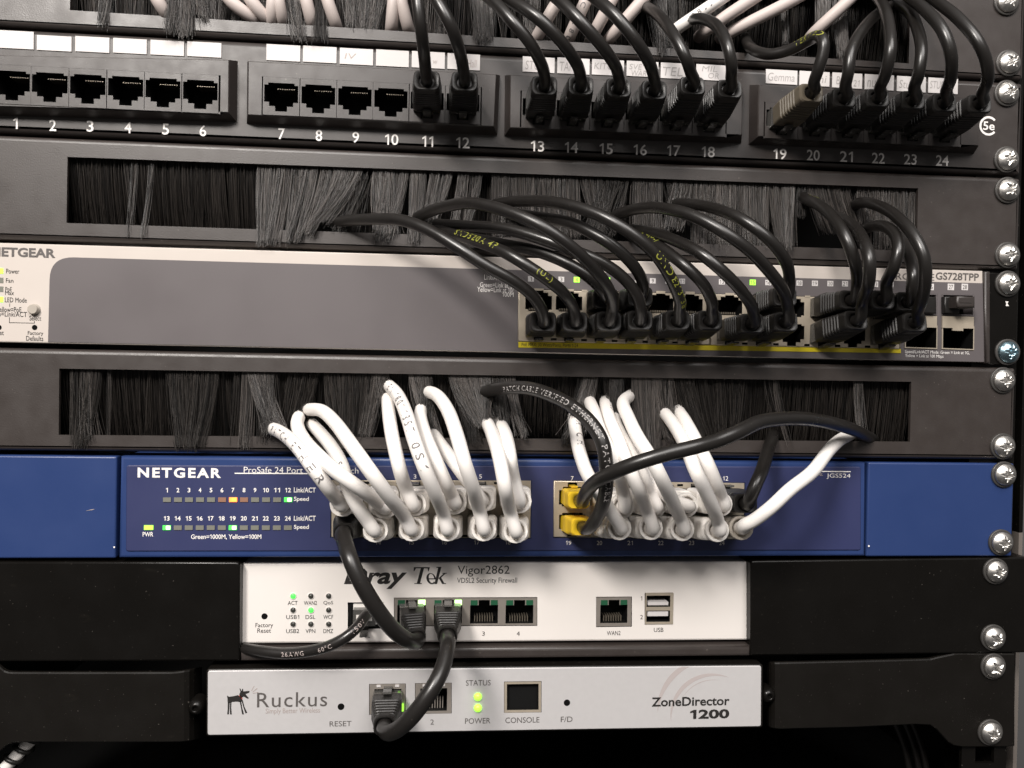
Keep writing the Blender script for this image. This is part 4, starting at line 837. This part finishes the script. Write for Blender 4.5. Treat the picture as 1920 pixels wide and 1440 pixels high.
for (k, e_, p, b_, t_) in mid:
    c_ = GC[k]; row = 'lower' if k[0]=='L' else 'upper'
    cable(f'black patch cord in the {cn[k[1]]} {row} port column of the grey switch', p, c_, e_, GB, k[0]=='U', 'black', 2.42, b_, print_=t_, group='black cords on the grey switch', plug_len=25)
# ------------------------------------------------------------------ cords on the blue switch
BC = {('U',i+1): c for i,(c,up) in enumerate(bc1[:6])}; BC.update({('L',i+1): c for i,(c,up) in enumerate(bc1[6:])}); BC.update({('U',i+7): c for i,(c,up) in enumerate(bc2[:6])}); BC.update({('L',i+7): c for i,(c,up) in enumerate(bc2[6:])})
CI = M['cord_ink']
whites = [
 (('U',1),(642,946),[(503,801),(527,811),(557,837),(586,876),(613,912),(632,936)],26,'white cord printed along its side, leftmost of the white cords',[('PATCH ETHER',36,3.4,CI)]),
 (('U',2),(722,950),[(561,780),(557,796),(571,826),(600,857),(630,884),(662,907),(694,930),(711,944)],30,'white cord with a sharp bend in the second upper port of the blue switch',None),
 (('L',2),(704,994),[(586,797),(597,808),(621,837),(641,872),(652,912),(668,946),(688,975)],16,'white cord passing under the sharply bent one to the second lower port',[('SND',58,2.6,CI)]),
 (('L',3),(772,992),[(578,768),(603,770),(627,791),(659,834),(697,887),(731,933),(758,968)],36,'long smooth white cord slanting over to the third lower port',None),
 (('U',3),(776,946),[(727,742),(729,776),(737,826),(749,878),(762,918)],22,'white cord hanging almost straight to the third upper port',None),
 (('L',4),(839,992),[(728,722),(746,741),(764,782),(778,829),(796,878),(816,925),(831,962)],34,'white cord with grey print down to the fourth lower port',[('EN 1801 1357/0S1',30,3.4,CI)]),
 (('U',4),(852,942),[(792,762),(788,779),(799,820),(816,861),(834,902),(846,926)],24,'white cord behind the printed one in the fourth upper port',None),
 (('U',5),(903,938),[(806,806),(831,840),(860,878),(882,908)],14,'short white cord under crossing ones to the fifth upper port',None),
 (('L',5),(907,992),[(800,734),(819,741),(840,770),(857,817),(871,867),(886,913),(898,954)],34,'white cord with a high arch to the fifth lower port',None),
 (('L',6),(967,996),[(911,786),(924,817),(938,865),(947,913),(956,958)],30,'front one of the white cord pair in the sixth lower port',None),
 (('U',6),(974,940),[(937,792),(949,817),(956,855),(963,899)],20,'rear one of the white cord pair in the sixth upper port',None),
 (('L',8),(1162,990),[(1076,783),(1079,807),(1087,849),(1101,888),(1124,926),(1143,956)],20,'white cord with grey print left of the crossing black cord',[('PATCH',26,4.0,CI)]),
 (('U',8),(1168,950),[(1104,750),(1113,770),(1124,807),(1143,849),(1160,891),(1168,922)],26,'white cord beside the crossing black cord, in the eighth upper port',None),
 (('L',9),(1221,990),[(1135,754),(1142,785),(1160,828),(1179,878),(1197,917),(1212,955)],30,'white cord in the ninth lower port of the blue switch',[('VERIFIED',18,2.2,CI)]),
 (('U',9),(1228,950),[(1157,770),(1152,786),(1166,820),(1186,852),(1203,890),(1218,922)],20,'white cord in the ninth upper port of the blue switch',None),
 (('L',10),(1280,992),[(1182,742),(1168,755),(1179,785),(1197,822),(1224,865),(1245,907),(1263,944),(1274,968)],36,'white cord with a hooked top in the tenth lower port',None),
 (('U',10),(1288,948),[(1188,856),(1212,880),(1234,910),(1256,934)],12,'white cord mostly hidden, in the tenth upper port',None),
 (('L',11),(1346,994),[(1244,772),(1263,796),(1287,838),(1303,880),(1321,917),(1337,952),(1345,975)],32,'front white cord of the pair in the eleventh lower port',None),
 (('U',11),(1353,946),[(1272,770),(1287,793),(1308,833),(1327,870),(1342,905),(1351,928)],24,'rear white cord of the pair in the eleventh upper port',None)]
for (k, e_, p, b_, lb_, t_) in whites:
    cable(lb_, p, BC[k], e_, BB, k[0]=='U', 'white', 2.8, b_, print_=t_, group='white cords on the blue switch')
cable('black cord with a yellow plug crossing over the white cords, upper yellow plug', [(1632,822,4),(1603,807,-14),(1562,794,-30),(1508,785,-44),(1454,786,-54),(1421,792,-60),(1382,811,-66),(1342,827,-68),(1303,838,-70),(1250,851,-70),(1197,867,-68),(1158,882,-64),(1123,899,-56),(1105,915,-46),(1096,930,-36)], BC[('U',7)], (1089,940), BB, True, 'yellow', 2.75, 0, plug_len=20)
cable('black cord with white print and the lower yellow plug', [(905,735,5),(936,729,-10),(986,727,-26),(1026,738,-38),(1073,762,-48),(1108,793,-54),(1129,828,-58),(1136,865,-58),(1137,904,-54),(1133,935,-48),(1122,965,-38),(1110,984,-31)], BC[('L',7)], (1097,990), BB, False, 'yellow', 2.75, 0, plug_len=20, print_=[('PATCH CABLE VERIFIED ETHERNET PATCH CABLE',44,2.2,M['pencil'])])
cable('short black cord in the last upper port of the blue switch', [(1450,818,5),(1441,842,-14),(1428,884,-30),(1419,904,-34),(1408,930,-34)], BC[('U',12)], (1398,944), BB, True, 'black', 2.75, 0)
cable('white cord with a grey plug slanting right from the last lower port', [(1594,815,5),(1573,826,-10),(1551,848,-24),(1522,886,-34),(1481,918,-40),(1446,951,-40),(1413,976,-36),(1395,985,-33)], BC[('L',12)], (1390,990), BB, False, 'grey', 2.75, 0, cordm='wcord')
# ------------------------------------------------------------------ cords at the router and the controller
def double(label, A1, B1, A2, B2, pts, r, flip1, flip2, kind=('black','black'), print_=None):
    d1v = (B1-A1)/np.linalg.norm(B1-A1); d2v = (B2-A2)/np.linalg.norm(B2-A2)
    root = thing('patch_cable', label, 'cable', A2)
    C = [B1-d1v*3, B1+d1v*2.5]+[P(*p) for p in pts]+[B2+d2v*2.5, B2-d2v*3]
    c = smooth_path(catmull(C), 3); tube(root, 'cord', c, r, M['cord'])
    for A, B, dv, fl in ((A1,B1,d1v,flip1),(A2,B2,d2v,flip2)):
        s = np.linalg.norm(B-A)/24.6; put('boot', boot_mesh('taper'), root, A, dv, fl, s); put('connector', connector_mesh(), root, A, dv, fl, s)
    return root
c_ = BC[('L',1)]; A1 = np.array([c_[0],BB,c_[1]]); B1 = P(644,1000,BB-24)
A2 = P(771.5,1148,RYF); A2[2] += 0; B2 = P(781,1196,RYF-22)
double('black cord from the blue switch hanging down to the first router socket', A1, B1, A2, B2, [(648,1022,-34),(656,1046,-40),(668,1075,-42),(690,1116,-42),(716,1155,-40),(742,1185,-36),(764,1200,-31)], 3.2, False, True)
A1 = P(840,1148,RYF); B1 = P(839,1192,RYF-24); c2_ = ((p1[0][0]+p1[1][0])/2, (p1[0][1]+p1[2][1])/2-.6); A2 = np.array([c2_[0],ZY,c2_[1]]); B2 = P(721,1362,ZY-26)
double('black cord curving from the second router socket down to the silver controller', A1, B1, A2, B2, [(839,1212,-33),(832,1246,-40),(817,1280,-45),(796,1313,-47),(773,1343,-46),(748,1366,-42),(729,1374,-37)], 3.2, True, True)
# phone cord in the DSL socket
A = P(685,1153,RYF); root = thing('phone_cable', 'flat black phone cord with a clear plug curling left below the router', 'cable', A)
mb = MB(); x, z = A[0], A[2]; mb.box(x-4.9,x+4.9,RYF-5,RYF+5,z-3.4,z+3.6); mb.box(x-1.6,x+1.6,RYF-8,RYF+3,z-7.2,z-6.2); mb.box(x-1.4,x+1.4,RYF-1,RYF+2,z-6.4,z-3.2); mb.build('connector', M['clear'], root)
mb = MB(); mb.box(x-5.3,x+5.3,RYF-.5,RYF+1,z-4.0,z+4.8); mb.box(x-3.4,x+3.4,RYF-5.4,RYF-4.9,z-1.0,z+1.6); mb.build('plug_shell', M['wboot'], root)
c = smooth_path(catmull([P(690,1149,-2),P(684,1156,-6),P(668,1178,-12),P(645,1197,-14),(P(612,1213,-13)),P(573,1222,-10),P(529,1225,-7),P(490,1221,-3),P(462,1217,2),P(435,1214,12)]),3)
tube(root, 'cord', c, 2.35, M['cord'])
for s, s0 in (('150V',17),('60°C',32),('26AWG',45)): wrap_text(root, c, 2.35, s, s0-9, 1.9, M['pale_ink'], rev=True)
# ------------------------------------------------------------------ things in the dark below
c = catmull([P(-40,1490,10),P(12,1437,10),P(58,1388,12),P(110,1335,16)]); root = thing('wrapped_cable', 'white cable in a black spiral wrap at the lower left corner', 'cable', c[0])
tube(root, 'cord', c, 2.6, M['wcord'])
d = np.concatenate([[0],np.cumsum(np.linalg.norm(np.diff(c,axis=0),axis=1))]); t_, n_, b_ = frames(c); sp = []
for k in range(220):
    s = k/219*d[-1]; a = s/5.2*2*math.pi; i3 = [np.interp(s,d,x_) for x_ in (*c.T,*n_.T,*b_.T)]; sp.append(np.array(i3[:3])+3.3*(math.cos(a)*np.array(i3[3:6])+math.sin(a)*np.array(i3[6:9])))
tube(root, 'spiral_wrap', np.array(sp), .95, M['boot'], 8)
for i, (us, lb_) in enumerate(((1682,'left one of the dim cords hanging below the right bottom bracket'),(1700,'middle one of the dim cords hanging below the right bottom bracket'),(1714,'right one of the dim cords hanging below the right bottom bracket'),(1775,'dim cord hanging by the foot of the right bottom bracket'))):
    cable(lb_, [(us-20,1325,40),(us,1365,40),(us+16,1410,42),(us+28,1470,45)], None, None, r=1.6, start=(40,None), group='dim cords below the bracket', name='hanging_cable')
